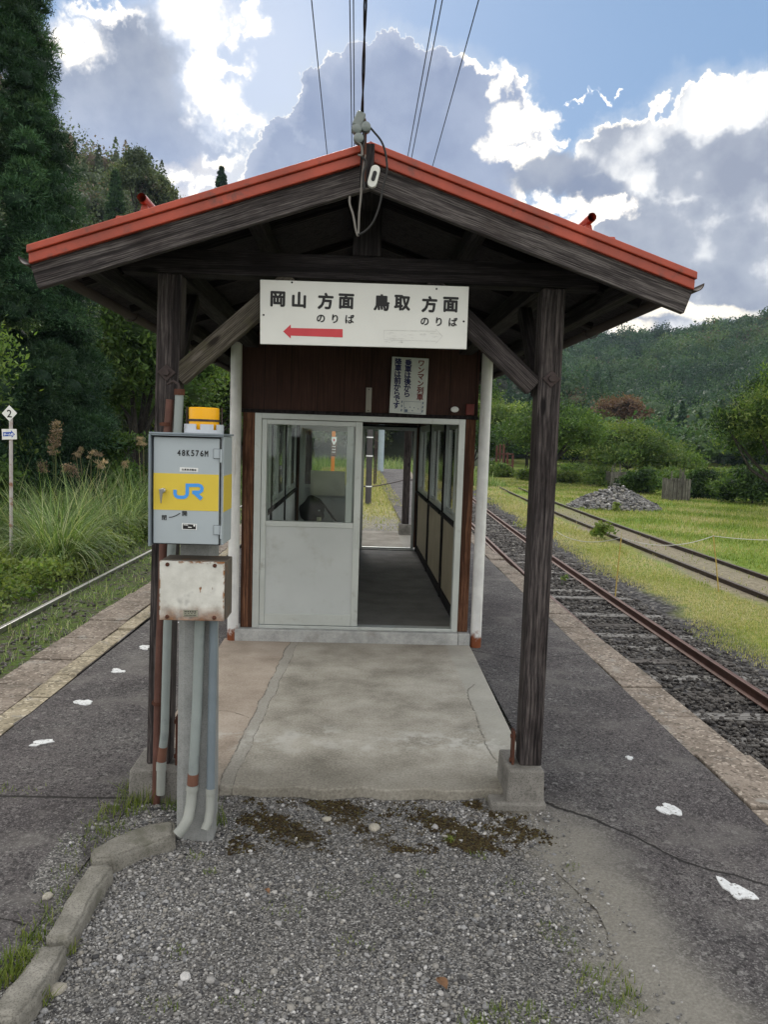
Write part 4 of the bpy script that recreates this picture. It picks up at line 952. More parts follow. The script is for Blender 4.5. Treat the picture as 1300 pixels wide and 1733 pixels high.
# ------------------------------------------------------------------ loose stones
_ico = None
def ico():
    global _ico
    if _ico is None:
        bm = bmesh.new(); bmesh.ops.create_icosphere(bm, subdivisions=1, radius=1); bm.verts.ensure_lookup_table()
        _ico = (np.array([v.co[:] for v in bm.verts]), np.array([[v.index for v in f.verts] for f in bm.faces])); bm.free()
    return _ico
def stones(name, pos, size, mt, parent=None, flat=.65, tint=None, jit=.28):
    v0, f0 = ico(); n = len(pos); nv = len(v0)
    s = size[:, None]*np.stack([rng.uniform(.7, 1.3, n), rng.uniform(.6, 1.1, n), flat*rng.uniform(.7, 1.2, n)], 1)
    V = v0[None]*(1+rng.uniform(-jit, jit, (n, nv, 1)))*s[:, None, :]
    a = rng.uniform(0, 2*math.pi, n); b = rng.normal(0, .35, n); ca, sa, cb_, sb = np.cos(a), np.sin(a), np.cos(b), np.sin(b)
    x, y, z = V[..., 0], V[..., 1], V[..., 2]
    y, z = y*cb_[:, None]-z*sb[:, None], y*sb[:, None]+z*cb_[:, None]
    x, y = x*ca[:, None]-y*sa[:, None], x*sa[:, None]+y*ca[:, None]
    V = np.stack([x, y, z], -1)+pos[:, None, :]
    Fq = (f0[None]+(np.arange(n)*nv)[:, None, None]).reshape(-1, 3)
    if tint is None: tint = np.stack([rng.random(n), rng.random(n), rng.random(n)], 1)
    return fast_mesh(name, V.reshape(-1, 3), Fq, mt, parent, np.repeat(tint, len(f0), 0))
def stonem(name, stops, rough=.85):
    def fn(g):
        a = g.attr('tint').outputs['Color']; s = g.sep(a); p = g.coord()
        c = g.ramp(s[0], stops); c = g.mix(1.0, c, g.ramp(g.noise(p, 180, 3, .6), [(.3, .72), (.7, 1.15)]), 'MULTIPLY'); return c
    return mat(name, fn, rough, spec=.25)
GRAVM = stonem('grey_gravel', [(.0, (.045, .045, .05)), (.25, (.11, .11, .115)), (.42, (.20, .195, .19)), (.5, (.22, .225, .24)), (.6, (.27, .255, .23)), (.75, (.32, .32, .33)), (.9, (.42, .41, .40)), (1, (.66, .67, .70))])
BALM = stonem('dark_ballast', [(.0, (.028, .026, .026)), (.4, (.072, .067, .065)), (.8, (.135, .128, .122)), (1, (.23, .22, .205))])
def _gbase(g):
    p = g.coord(); x, y, z = g.sep(p); vc = g.sep(g.vor(p, 150, out='Color'))[0]; n = g.noise(p, 5, 6, .65); f = g.noise(p, 60, 4, .65)
    c = g.ramp(vc, [(0, (.04, .04, .042)), (.5, (.115, .112, .11)), (.85, (.21, .205, .20)), (1, (.36, .355, .35))])
    mo = g.math('MULTIPLY', g.step(g.math('ADD', n, g.math('MULTIPLY', g.math('SUBTRACT', f, .5), .5)), .47, .60), g.math('SUBTRACT', 1.0, g.step(g.math('ABSOLUTE', g.math('SUBTRACT', y, 3.42)), .12, .34)))
    mo = g.math('MULTIPLY', mo, g.step(g.math('ABSOLUTE', g.math('SUBTRACT', x, .2)), .8, .5))
    c = g.mix(g.math('MULTIPLY', mo, .9), c, g.ramp(f, [(.3, (.018, .014, .007)), (.7, (.075, .055, .022))]))
    du = g.step(g.math('ADD', x, g.math('MULTIPLY', g.math('SUBTRACT', n, .5), .35)), .72, .95)
    c = g.mix(g.math('MULTIPLY', du, .85), c, g.ramp(f, [(.3, (.17, .16, .14)), (.7, (.29, .28, .25))]))
    return {'c': c, 'n': g.bump(g.vor(p, 150), .8, .006)}
GBASE = mat('gravel_bed', _gbase, .95, spec=.15)
KL = [(-.74, 3.33), (-.90, 3.24), (-1.03, 3.06), (-1.0, 2.75), (-.985, 2.5), (-1.02, 2.2), (-1.10, 1.8), (-1.2, 1.2)]
def kerb_x(y):
    P = sorted(KL, key=lambda q: q[1]); return float(np.interp(y, [q[1] for q in P], [q[0] for q in P]))
m = MB(); nxg, nyg = 50, 70; V = []
def gz(x, y): return -.052+.006*math.sin(x*5+1)*math.cos(y*4)+.004*math.sin(x*11+y*7)+(.028*max(0, min(1, (kerb_x(y)-x+.04)/.06)) if y < 3.36 else .02*max(0, min(1, (-.70-x)/.1)))
for j in range(nyg):
    for i in range(nxg):
        x = -1.2+2.25*i/(nxg-1); y = -3.0+6.7*j/(nyg-1); V.append((x, y, gz(x, y)-(.012 if x > .95 else 0)))
Fq = [(j*nxg+i, j*nxg+i+1, (j+1)*nxg+i+1, (j+1)*nxg+i) for j in range(nyg-1) for i in range(nxg-1)]
T(fast_mesh('gravel_ground', V, Fq, GBASE, smooth=True), kind='structure')
n = 95000; xs_ = rng.uniform(-1.15, 1.25, n); ys_ = rng.uniform(1.55, 3.66, n)
keep = np.array([(x > kerb_x(y)+.02 or (x < kerb_x(y)-.13 and random.random() < .55)) if y < 3.30 else x > -1.1 for x, y in zip(xs_, ys_)])
edge = .93+.06*np.sin(ys_*3.3)+.05*np.sin(ys_*8.1); keep &= rng.random(n) < np.clip((edge+.20-xs_)/.5, .012, 1)**1.3
keep &= ~((ys_ > 3.53) & ((xs_ > .65) | (xs_ < -.78)))
keep &= rng.random(n) < .62+.38*np.clip(np.sin(xs_*4.3+2*np.sin(ys_*3.1))*np.cos(ys_*5.7-xs_*1.3)*2, -1, 1)
clump = .5+.5*np.sin(xs_*6.1+1.2*np.sin(ys_*5))*np.cos(ys_*5.3+xs_*2)
mossy = (np.abs(ys_-3.40) < .24) & (np.sin(xs_*7+3*np.sin(ys_*9))+np.sin(xs_*17+ys_*13)+.8*np.sin(xs_*41+2*np.sin(ys_*37))+rng.normal(0, .55, n)-2.6*np.abs(ys_-3.42-.06*np.sin(xs_*5)) > .25) & (xs_ > -.5)
mossp = np.stack([xs_, ys_], 1)[mossy & keep]; keep &= ~(mossy & (rng.random(n) < .80))
xs_, ys_, clump = xs_[keep], ys_[keep], clump[keep]; n = len(xs_)
sz = np.clip(rng.lognormal(math.log(.0029), .50, n), .0014, .014)*(1+.25*clump)
zz = np.array([gz(x, y) for x, y in zip(xs_, ys_)])+sz*.25
zz[xs_ > edge[keep]+.02] = -.035
tt = np.stack([np.clip(rng.normal(.49, .25, n)+.07*np.sin(xs_*2.7+1)*np.cos(ys_*3.3), 0, .93), rng.random(n), rng.random(n)], 1)
T(stones('gravel', np.stack([xs_, ys_, zz], 1), sz, GRAVM, tint=tt), kind='stuff')
MOSS = stonem('dry_moss', [(0, (.020, .014, .007)), (.6, (.055, .038, .016)), (1, (.085, .075, .028))], .95)
mp = np.repeat(mossp, 2, 0)+rng.normal(0, .006, (len(mossp)*2, 2)); mz = np.array([gz(a, b) for a, b in mp])+.003
T(stones('moss', np.stack([mp[:, 0], mp[:, 1], mz], 1), rng.uniform(.003, .0085, len(mp)), MOSS, flat=.5), kind='stuff')
# single stones that stand out
ROCK = stonem('pale_field_stone', [(0, (.30, .28, .24)), (1, (.42, .40, .35))])
def rock(name, u, v, s, label, z=-.05, tint=.5, flat=.6, mt=ROCK):
    p = onz(u, v, z); v0, f0 = ico(); bm = bmesh.new(); bmesh.ops.create_icosphere(bm, subdivisions=2, radius=1)
    rd = random.Random(int(u*7+v)); 
    for q in bm.verts:
        k = 1+rd.uniform(-.10, .10); q.co = Vector((q.co.x*s*k*1.25, q.co.y*s*k, q.co.z*s*flat*k))
    me = bpy.data.meshes.new(name); bm.to_mesh(me); bm.free(); a = me.attributes.new('tint', 'FLOAT_COLOR', 'FACE')
    a.data.foreach_set('color', np.tile(np.array([tint, .5, .5, 1], np.float32), len(me.polygons)))
    me.materials.append(mt); o = bpy.data.objects.new(name, me); COL.objects.link(o); o.location = (p[0], p[1], z+s*flat*.45); o.rotation_euler = (0, 0, u); T(o, label, 'stone')
rock('stone', 633, 1403, .026, 'pale flat stone lying in the moss before the concrete porch'); rock('stone', 553, 1388, .019, 'small round stone in the mossy gravel nearest the concrete porch')
rock('stone', 80, 1519, .018, 'small pale pebble lying on dark asphalt left of the kerb', -.02); rock('stone', 95, 1680, .028, 'ochre broken stone beside the nearest kerb stone', -.06, .2)
rock('stone', 332, 1406, .035, 'grey stone wedged between the two conduit feet', -.055, .0, .7, GRAVM)
rock('stone', 313, 1655, .018, 'angular white stone in the middle of the near gravel', -.05, .93, .5, GRAVM)
LEAFD = plain('dry_leaf_brown', (.16, .085, .045), .7, 0, .3, 40)
def dry_leaf(u, v, s, label):
    p = onz(u, v, -.04); a = u*.7; ca, sa = math.cos(a), math.sin(a); V = []
    for i in range(7):
        t = i/6; w_ = s*.34*math.sin(math.pi*t)**.8; xx = (t-.5)*s; zz = .008*math.sin(3*t)
        for yy, dz in ((-w_, .006), (0, 0), (w_, .007)): V.append((p[0]+xx*ca-yy*sa, p[1]+xx*sa+yy*ca, -.036+zz+dz))
    T(MB().add(V, [(3*i+j, 3*i+j+1, 3*i+j+4, 3*i+j+3) for i in range(6) for j in (0, 1)]).build('dry_leaf', LEAFD), label, 'leaf')
dry_leaf(748, 1668, .055, 'curled brown dry leaf lying on the near gravel'); dry_leaf(452, 1512, .030, 'small rust brown dry leaf left in the gravel')
# kerb stones
def kerb(poly, z0, z1, label, seed):
    rd = random.Random(seed); n = len(poly)
    m = MB(); c = np.mean(poly, 0); v = [(x, y, z0) for x, y in poly]+[(x+(c[0]-x)*.05+rd.uniform(-.004, .004), y+(c[1]-y)*.05+rd.uniform(-.004, .004), z1+rd.uniform(-.004, .004)) for x, y in poly]
    m.add(v, [tuple(range(n))[::-1], tuple(range(n, 2*n))]+[(i, (i+1) % n, (i+1) % n+n, i+n) for i in range(n)])
    o = m.build('kerb_stone', KERB); bm = bmesh.new(); bm.from_mesh(o.data); bmesh.ops.bevel(bm, geom=bm.edges[:], offset=.010, segments=2, affect='EDGES', clamp_overlap=True)
    bmesh.ops.triangulate(bm, faces=bm.faces[:]); bmesh.ops.subdivide_edges(bm, edges=[e for e in bm.edges if e.calc_length() > .05], cuts=3, use_grid_fill=True); bmesh.ops.subdivide_edges(bm, edges=[e for e in bm.edges if e.calc_length() > .03], cuts=2, use_grid_fill=True)
    for q in bm.verts: q.co += noise.noise_vector(q.co*16)*.006+noise.noise_vector(q.co*60)*.0028
    bm.to_mesh(o.data); bm.free(); o.data.polygons.foreach_set('use_smooth', [True]*len(o.data.polygons))
    T(o, label, 'kerb stone', 'old kerb stones round the gravel')
kz = .015
def KP(*px): return [tuple(onz(u, v, kz)[:2]) for u, v in px]
kerb(KP((298, 1386), (250, 1392), (190, 1415), (150, 1438), (153, 1453), (196, 1450), (240, 1428), (299, 1414)), -.1, kz, 'curved kerb stone ending at the concrete post', 1)
kerb(KP((186, 1456), (150, 1462), (125, 1495), (100, 1540), (72, 1588), (118, 1591), (140, 1550), (168, 1500), (193, 1464)), -.1, kz, 'long kerb stone between the curved one and the roughest one', 2)
kerb(KP((69, 1592), (40, 1632), (0, 1680), (-30, 1725), (22, 1722), (60, 1690), (90, 1640), (117, 1596)), -.1, kz-.004, 'rough grey kerb stone in the near left corner', 3)
kerb(KP((-33, 1728), (-60, 1790), (-40, 1900), (10, 1900), (20, 1800), (21, 1726)), -.1, kz-.008, 'kerb stone cut by the bottom of the photo', 4)

# ------------------------------------------------------------------ leaves and blades
LEAF = leafm('broad_leaves', [(0, (.018, .040, .012)), (.35, (.048, .098, .024)), (.65, (.098, .165, .038)), (1, (.19, .24, .07))], .4)
CEDARM = leafm('cedar_needles', [(0, (.008, .024, .014)), (.4, (.020, .054, .028)), (.75, (.042, .092, .043)), (1, (.08, .14, .062))], .3)
GRASSM = leafm('lawn_blades', [(0, (.10, .165, .025)), (.35, (.21, .27, .06)), (.6, (.35, .335, .155)), (1, (.47, .415, .285))], .35)
REEDM = leafm('tall_grass_blades', [(0, (.045, .095, .028)), (.45, (.12, .20, .065)), (.8, (.26, .34, .15)), (1, (.45, .46, .30))], .35)
BARK = wood('tree_bark', (.012, .011, .010), (.04, .036, .032), (.085, .078, .07), .5)
def unit(v): return v/(np.linalg.norm(v, axis=-1, keepdims=True)+1e-9)
def leaf_cards(C, ax, L, Wd, nb):               # diamond leaves: centre, axis, length, width, normal
    sd = unit(np.cross(ax, nb)); L, Wd = L[:, None], Wd[:, None]
    V = np.stack([C-ax*L/2, C+sd*Wd/2-ax*L*.08, C+ax*L/2, C-sd*Wd/2-ax*L*.08], 1)
    return V.reshape(-1, 3)
def crown_mesh(name, mt, blobs, n, L, parent, aspect=.5, hue=.5, spread=.22, up=.25, droop=0.0, shell=.45, val=(.85, 1.15), axout=.3, sub=None, subr=.35, core=0):
    # blobs: (centre, radii) ; leaves grouped in small sprays inside each blob
    Vs, Ts = [], []
    vol = np.array([abs(b[1][0]*b[1][1]*b[1][2])**(2/3) for b in blobs]); cnt = np.maximum(6, (n*vol/vol.sum()).astype(int))
    for (c, r), k in zip(blobs, cnt):
        c, r = np.array(c, float), np.array(r, float)
        ns = max(3, k//(sub or 14)); d = unit(rng.normal(size=(ns, 3))); d[:, 2] = np.where(d[:, 2] < -.55, -d[:, 2], d[:, 2])
        sc = c+d*r*(shell+(1-shell)*rng.random((ns, 1))**.5)
        idx = rng.integers(0, ns, k); out = d[idx]
        P = sc[idx]+rng.normal(size=(k, 3))*r.mean()*subr*np.array([1, 1, .6])
        ax = unit(out*axout+rng.normal(size=(k, 3))*.6+np.array([0, 0, up-droop])); nb = unit(rng.normal(size=(k, 3))*.55+np.array([0, 0, .9])+out*.5)
        ls = L*rng.uniform(.6, 1.35, k); Vs.append(leaf_cards(P, ax, ls, ls*aspect, nb))
        h = np.clip(hue+rng.normal(0, spread*.6)+rng.normal(0, spread*.5, ns)[idx]+rng.normal(0, spread*.45, k), 0, 1)
        vv = rng.uniform(*val)*rng.uniform(.8, 1.2, ns)[idx]*rng.uniform(.78, 1.22)
        Ts.append(np.stack([h, vv, np.full(k, 1.0)], 1))
    V = np.concatenate(Vs); Fq = np.arange(len(V)).reshape(-1, 4); Tn = np.concatenate(Ts)
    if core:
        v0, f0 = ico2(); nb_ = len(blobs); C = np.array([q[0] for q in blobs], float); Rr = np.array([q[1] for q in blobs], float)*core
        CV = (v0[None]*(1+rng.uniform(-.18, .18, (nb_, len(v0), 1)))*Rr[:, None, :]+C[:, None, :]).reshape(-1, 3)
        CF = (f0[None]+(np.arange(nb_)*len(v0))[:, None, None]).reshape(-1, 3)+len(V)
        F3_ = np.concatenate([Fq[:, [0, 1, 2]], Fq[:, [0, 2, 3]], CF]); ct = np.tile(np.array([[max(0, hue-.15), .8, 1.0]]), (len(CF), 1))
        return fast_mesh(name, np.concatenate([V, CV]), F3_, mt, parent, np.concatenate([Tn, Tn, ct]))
    return fast_mesh(name, V, Fq, mt, parent, Tn)
_ico2 = None
def ico2():
    global _ico2
    if _ico2 is None:
        bm = bmesh.new(); bmesh.ops.create_icosphere(bm, subdivisions=2, radius=1); bm.verts.ensure_lookup_table()
        _ico2 = (np.array([v.co[:] for v in bm.verts]), np.array([[v.index for v in f.verts] for f in bm.faces])); bm.free()
    return _ico2
def ribbons(name, mt, base, az_, lean, length, width, droop, parent=None, hue=.5, spread=.2, seg=4, tinth=None, val=None):
    n = len(base); V = np.zeros((n, (seg+1)*2, 3)); hd = np.stack([np.cos(az_), np.sin(az_), 0*az_], 1); sd = np.stack([-np.sin(az_), np.cos(az_), 0*az_], 1)
    P = base.copy(); ang = lean.copy()
    for i in range(seg+1):
        t = i/seg; wd = width*(1-t**1.6)*.5+.0004
        V[:, 2*i] = P-sd*wd[:, None]; V[:, 2*i+1] = P+sd*wd[:, None]
        P = P+(hd*np.sin(ang)[:, None]+np.array([0, 0, 1])*np.cos(ang)[:, None])*(length/seg)[:, None]; ang = ang+droop/seg
    q = np.array([(2*i, 2*i+1, 2*i+3, 2*i+2) for i in range(seg)]); Fq = (q[None]+(np.arange(n)*(seg+1)*2)[:, None, None]).reshape(-1, 4)
    h = np.clip(hue+rng.normal(0, spread, n), 0, 1) if tinth is None else tinth
    v_ = rng.uniform(.8, 1.2, n) if val is None else val
    tn = np.stack([h, v_, np.ones(n)], 1)
    return fast_mesh(name, V.reshape(-1, 3), Fq, mt, parent, np.repeat(tn, seg, 0))
def tree(name, label, cat, base, blobs, trunk, n, L, mt=LEAF, group=None, **kw):
    t = T(empty(name, base), label, cat, group)
    m = MB()
    for pts, r0, r1 in trunk: m.tube(pts, list(np.linspace(r0, r1, len(pts))), 8)
    m.build('trunk', BARK, t, smooth=True); crown_mesh('crown', mt, blobs, n, L, t, **kw); return t
def limbs(base, h0, ends, r):
    b = np.array(base, float); top = b+np.array([0, 0, h0]); out = [([b-np.array([0, 0, .2]), b+np.array([.03, .02, h0*.5]), top], r, r*.75)]
    for e in ends:
        e = np.array(e, float); mid = (top+e)/2+rng.normal(size=3)*.08*np.linalg.norm(e-top)+np.array([0, 0, .08*np.linalg.norm(e-top)]); out.append(([top-np.array([0, 0, .1]), mid, e], r*.6, r*.12))
    return out
def round_blobs(base, h, rx, rz, n, seed, r=.42, ry=None):
    rd = np.random.default_rng(seed); d = unit(rd.normal(size=(n, 3))); d[:, 2] = np.abs(d[:, 2])*1.3-.35; ry = ry or rx
    c = np.array(base)+np.array([0, 0, h]); k = rd.uniform(.45, .95, (n, 1))
    C = c+d*k*np.array([rx, ry, rz]); rr = rd.uniform(.7, 1.25, n)*r
    return [(C[i], (rx*rr[i], ry*rr[i], rz*rr[i]*.85)) for i in range(n)]

# weeds and grass near the camera
def tufts(cx, cy, z, n, r, h, hue=.35, mt=GRASSM, wd=.004, lean=.5):
    a = rng.uniform(0, 2*math.pi, n); q = r*np.sqrt(rng.random(n)); b = np.stack([cx+q*np.cos(a), cy+q*np.sin(a), np.full(n, z)], 1)
    return b, rng.uniform(0, 2*math.pi, n), np.abs(rng.normal(0, lean, n)), h*rng.uniform(.5, 1.2, n), np.full(n, wd)*rng.uniform(.7, 1.3, n), rng.uniform(.2, 1.2, n), np.clip(hue+rng.normal(0, .15, n), 0, 1)
W = []
def tuft_px(u, v, z, n, r, h, hue=.35, **k): p = onz(u, v, z); W.append(tufts(p[0], p[1], z, n, r, h, hue, **k))
for u, v, n, r, h in ((250, 1355, 160, .10, .12), (215, 1375, 110, .09, .10), (185, 1385, 60, .08, .07), (265, 1330, 60, .05, .10), (200, 1415, 70, .07, .06), (160, 1425, 50, .06, .06), (130, 1475, 40, .06, .04), (105, 1520, 50, .05, .05), (85, 1560, 40, .05, .05), (30, 1630, 60, .06, .06), (5, 1660, 50, .05, .06), (60, 1600, 20, .04, .04), (372, 1395, 26, .035, .12), (418, 1333, 40, .05, .04), (400, 1335, 25, .04, .04), (118, 1612, 18, .02, .06), (210, 1435, 24, .03, .07), (70, 1695, 40, .035, .05), (175, 1408, 120, .08, .06), (130, 1445, 110, .08, .05), (112, 1490, 90, .07, .05), (90, 1540, 90, .07, .05), (60, 1580, 80, .07, .05), (20, 1645, 110, .08, .07), (230, 1342, 120, .09, .08), (150, 1395, 60, .1, .04), (290, 1370, 60, .05, .07), (5, 1340, 22, .05, .04), (120, 1338, 24, .08, .03), (50, 1343, 16, .08, .03), (240, 1338, 30, .05, .06)):
    tuft_px(u, v, -.045 if u > 60 else -.03, n, r, h, .22)
for u, v, n, r, h in ((760, 1424, 30, .022, .035), (715, 1480, 26, .03, .02), (810, 1450, 26, .035, .02), (830, 1355, 24, .03, .04), (880, 1362, 24, .04, .03), (970, 1472, 30, .03, .025), (940, 1580, 90, .07, .02), (965, 1605, 50, .05, .02), (1030, 1670, 150, .10, .035), (1060, 1700, 70, .06, .03), (850, 1722, 60, .05, .03), (800, 1735, 60, .05, .03), (905, 1722, 60, .06, .03), (980, 1650, 40, .06, .02), (560, 1510, 40, .06, .015), (640, 1500, 40, .07, .015), (700, 1520, 50, .09, .014), (480, 1540, 40, .08, .014), (330, 1450, 30, .04, .02), (355, 1475, 24, .03, .02), (600, 1600, 40, .08, .012), (300, 1610, 30, .05, .015), (400, 1690, 50, .08, .015), (270, 1705, 40, .06, .02), (1000, 1700, 60, .08, .02), (870, 1500, 40, .08, .012)):
    tuft_px(u, v, -.05, n, r, h, .25, wd=.003)
def joinT(L): return [np.concatenate([q[i] for q in L]) for i in range(7)]
b, a_, le, ln, wd, dr, hu = joinT(W)
T(ribbons('weeds', GRASSM, b, a_, le, ln, wd, dr, tinth=hu, seg=3, val=np.full(len(b), .75)), kind='stuff')
# lawn on the right, density falling with distance
n = 190000; dist = np.exp(rng.uniform(math.log(7.5), math.log(60), n)); th = R(1)*rng.uniform(4, 47, n); X = dist*np.sin(th); Y = dist*np.cos(th)
nz = np.sin(X*1.7+np.sin(Y*.8)*2)+np.sin(Y*1.3+X*.6)+rng.normal(0, .5, n)
xr = X-.00087*Y*Y; t2 = np.abs(X-(8.05+.00087*(Y-10)**2))
keep = (xr > 5.15+.30*nz*.6) & ~((t2 < 1.0) & (Y < 42) & (rng.random(n) > .06)) & (t2 > .0)
X, Y, nz, dist = X[keep], Y[keep], nz[keep], dist[keep]; n = len(X)
hn = np.clip(.54+.17*nz-.012*(X-7)+rng.normal(0, .13, n)+np.where(X-.00087*Y*Y < 7.2, .24, -.05), 0, 1)
T(ribbons('grass', GRASSM, np.stack([X, Y, np.full(n, -.985)], 1), rng.uniform(0, 6.3, n), np.abs(rng.normal(0, .5, n)), rng.uniform(.03, .08, n)*np.clip(dist/16, .6, 2.0), np.clip(.0009*dist, .006, .04), rng.uniform(.2, 1.2, n), tinth=hn, seg=2), kind='stuff')
# dry grass on the platform beyond the shelter
n = 16000; Y = np.exp(rng.uniform(math.log(15), math.log(45), n)); X = rng.uniform(-2.1, 1.0, n)+np.where(Y > 20, .3, 0); keep = rng.random(n) < np.clip((Y-14.5)/7, .15, 1)
X, Y = X[keep], Y[keep]; n = len(X)
T(ribbons('grass', GRASSM, np.stack([X, Y, np.full(n, -.07)], 1), rng.uniform(0, 6.3, n), np.abs(rng.normal(0, .5, n)), rng.uniform(.04, .10, n)*np.clip(Y/16, .6, 2), np.clip(.0012*Y, .006, .05), rng.uniform(.2, 1.2, n), hue=.62, spread=.18, seg=2), kind='stuff')

# ------------------------------------------------------------------ tracks
RAILM = plain('rusty_rail_steel', (.10, .052, .042), .6, .3, .25, 6, .2, 40)
RAILD = plain('dark_rail_steel', (.055, .040, .036), .55, .4, .25, 6, .2, 40)
RAILT = plain('worn_rail_head', (.42, .41, .40), .35, .7, .1, 8)
def _slp(g):
    p = g.coord(); x, y, z = g.sep(p); r = rnd(g)
    gr = g.noise(g.vmath('ADD', g.vmath('MULTIPLY', p, (1.5, 60, 60)), g.vmath('SCALE', (9, 5, 3), r)), 1, 5, .6)
    c = g.ramp(gr, [(.35, (.07, .065, .062)), (.5, (.17, .165, .16)), (.68, (.34, .335, .33))]); c = g.mix(g.math('MULTIPLY', g.step(r, .35, .75), .85), c, g.mix(1.0, c, (.33, .30, .29), 'MULTIPLY'))
    return {'c': c, 'n': g.bump(gr, .6, .008)}
SLEEP = mat('grey_sleeper_wood', _slp, .9, spec=.15)
def track(name, label, xc, y0, y1, zt, pitch, both=(RAILM, RAILM), skip=None, sl=True, cls=None, w2=1.05):
    t = T(empty(name, (xc(10), 10, zt-.15)), label, 'railway track')
    prof = [(-.055, -.13), (.055, -.13), (.055, -.118), (.010, -.105), (.010, -.035), (.030, -.026), (.030, -.004), (.024, 0), (-.024, 0), (-.030, -.004), (-.030, -.026), (-.010, -.035), (-.010, -.105), (-.055, -.118)]
    ysr = np.linspace(y0, y1, int((y1-y0)/1.2)+2)
    for k, sd in enumerate((-1, 1)):
        V = []
        for y in ysr:
            x = xc(y)+sd*(.5335+.03); V += [(x+a, y, zt+b) for a, b in prof]
        n = len(prof); Fq = [(i*n+j, i*n+(j+1) % n, (i+1)*n+(j+1) % n, (i+1)*n+j) for i in range(len(ysr)-1) for j in range(n)]
        MB().add(V, Fq+[tuple(range(n)), tuple((len(ysr)-1)*n+j for j in range(n))[::-1]]).build('rail', both[k], t)
    y = y0+.3; i = 0
    while y < y1 and i < 96 and sl:
        dr = (xc(y+.5)-xc(y-.5)); M = Matrix.Translation((xc(y)+random.uniform(-.04, .04), y, zt-.20+random.uniform(-.022, .010))) @ Matrix.Rotation(-math.atan(-dr)*0+math.atan(dr)*-1+random.uniform(-.015, .015), 4, 'Z')
        MB().box(-w2, w2, -.10, .10, -.07, .068).build('sleeper', SLEEP, t, bev=.008, M=M); y += pitch*random.uniform(.96, 1.04); i += 1
    return t
def xR(y): return 3.81+.00087*y*y
def xL(y): return -4.04+.00060*y*y
def x2(y): return 8.05+.00087*(y-10)**2
track('railway_track', 'rusty railway track in dark ballast along the right platform edge', xR, 2, 52, -.875, .66)
track('railway_track', 'worn bright railed track overgrown with weeds along the left platform', xL, 2, 52, -.875, .68, (RAILT, RAILM))
track('railway_track', 'disused sunken siding track across the lawn beyond the rope stakes', x2, 4, 46, -.885, .75, (RAILD, RAILD), w2=.95)
def scat(n, xf, x0, x1, ya, yb, s0, z):
    y = np.exp(rng.uniform(math.log(ya), math.log(yb), n)); x = xf(y)+rng.uniform(x0, x1, n); s = rng.uniform(.6, 1.3, n)*s0
    return np.stack([x, y, z+rng.uniform(-.02, .015, n)], 1), s
n = 26000; P, s = scat(n, lambda y: 3.81+.00087*y*y, -1.75, 1.55, 4.5, 34, .026, -1.021)
u_ = P[:, 0]-(3.81+.00087*P[:, 1]**2); keep = (np.abs(np.abs(u_)-.563) > .05) & (rng.random(n) < np.clip((1.62-u_+.12*np.sin(P[:, 1]*1.9))/.4, 0, 1)); P, s = P[keep], s[keep]
P[:, 2] += -.035*np.clip((np.abs(u_[keep])-1.0)/.5, 0, 1)
T(stones('ballast', P, s*np.clip(P[:, 1]/10, 1, 1.8), BALM, tint=np.stack([np.clip(rng.normal(.45, .25, len(P)), 0, 1)]*3, 1)), kind='stuff')
n = 4500; P, s = scat(n, lambda y: -4.04+.0006*y*y, -3.0, 1.1, 7, 30, .028, -.952)
T(stones('ballast', P, s, BALM, tint=np.stack([np.clip(rng.normal(.6, .25, n), 0, 1)]*3, 1)), kind='stuff')

# rope on leaning yellow stakes
BAMB = plain('yellow_stake', (.42, .31, .09), .6, 0, .2, 14); ROPE = plain('pale_rope', (.45, .45, .42), .8, 0, .15, 60)
tops = []
for (b, t), lab in zip((((928, 925), (943, 900)), ((1042, 1005), (1052, 910)), ((1218, 1000), (1208, 907)), ((1440, 985), (1440, 900))), ('leaning yellow stake half hidden behind the front right post', 'thin yellow stake standing in ballast right of the timber post', 'thin yellow stake standing in dry grass beside the siding', None)):
    p0 = onz(b[0], b[1], -.96); p1 = at(t[0], t[1], p0[1]); tops.append(p1)
    if lab is None: p0[2] = -1.0
    MBs = MB().tube([p0-np.array([0, 0, .08]), (p0+p1)/2, p1+(p1-p0)*.02], [.013, .012, .012], 8)
    o = MBs.build('rope_stake', BAMB, smooth=True); T(o, lab or 'thin yellow stake out beyond the right edge of the lawn', 'stake', 'yellow stakes carrying the rope')
    MB().tube([p1+np.array([.0, 0, -.02]), p1+np.array([.014, -.014, 0]), p1+np.array([-.014, -.014, .012]), p1+np.array([.01, .014, .01])], .006, 6).build('rope_knot', ROPE, o)
P = []
for a, b, sag in zip(tops, tops[1:], (.16, .16, .12)):
    for t in np.linspace(0, 1, 14): P.append(a*(1-t)+b*t-np.array([0, 0, sag*4*t*(1-t)]))
T(MB().tube(P, .007, 6).build('barrier_rope', ROPE, smooth=True), 'pale sagging rope strung between the thin yellow stakes', 'rope')

# platform number sign on the left
q0 = onz(18, 958, -.9); Ys = q0[1]
ns = T(empty('platform_number_sign', (q0[0], Ys, -.95)), 'white diamond sign with number 2 over a blue arrow plate on a pole', 'sign')
p1 = at(16.5, 705, Ys)
MB().tube([(q0[0]-.01, Ys+.03, -1.1), (p1[0], Ys+.03, p1[2])], .033, 12).build('pole', plain('grey_sign_pole', (.45, .42, .42), .5, .2, .1, 5, dirt=(.28, .14, .09), dsc=8, dlo=.5, dhi=.7), ns, smooth=True)
DP = [at(u, v, Ys) for u, v in ((15.2, 686), (28.3, 699.5), (15.6, 713), (2.6, 699.5))]
m = MB(); m.add([(p[0], Ys-.01, p[2]) for p in DP]+[(p[0], Ys-.003, p[2]) for p in DP], [(0, 1, 2, 3), (7, 6, 5, 4), (0, 4, 5, 1), (1, 5, 6, 2), (2, 6, 7, 3), (3, 7, 4, 0)]); d = m.build('diamond_plate', CREAM, ns)
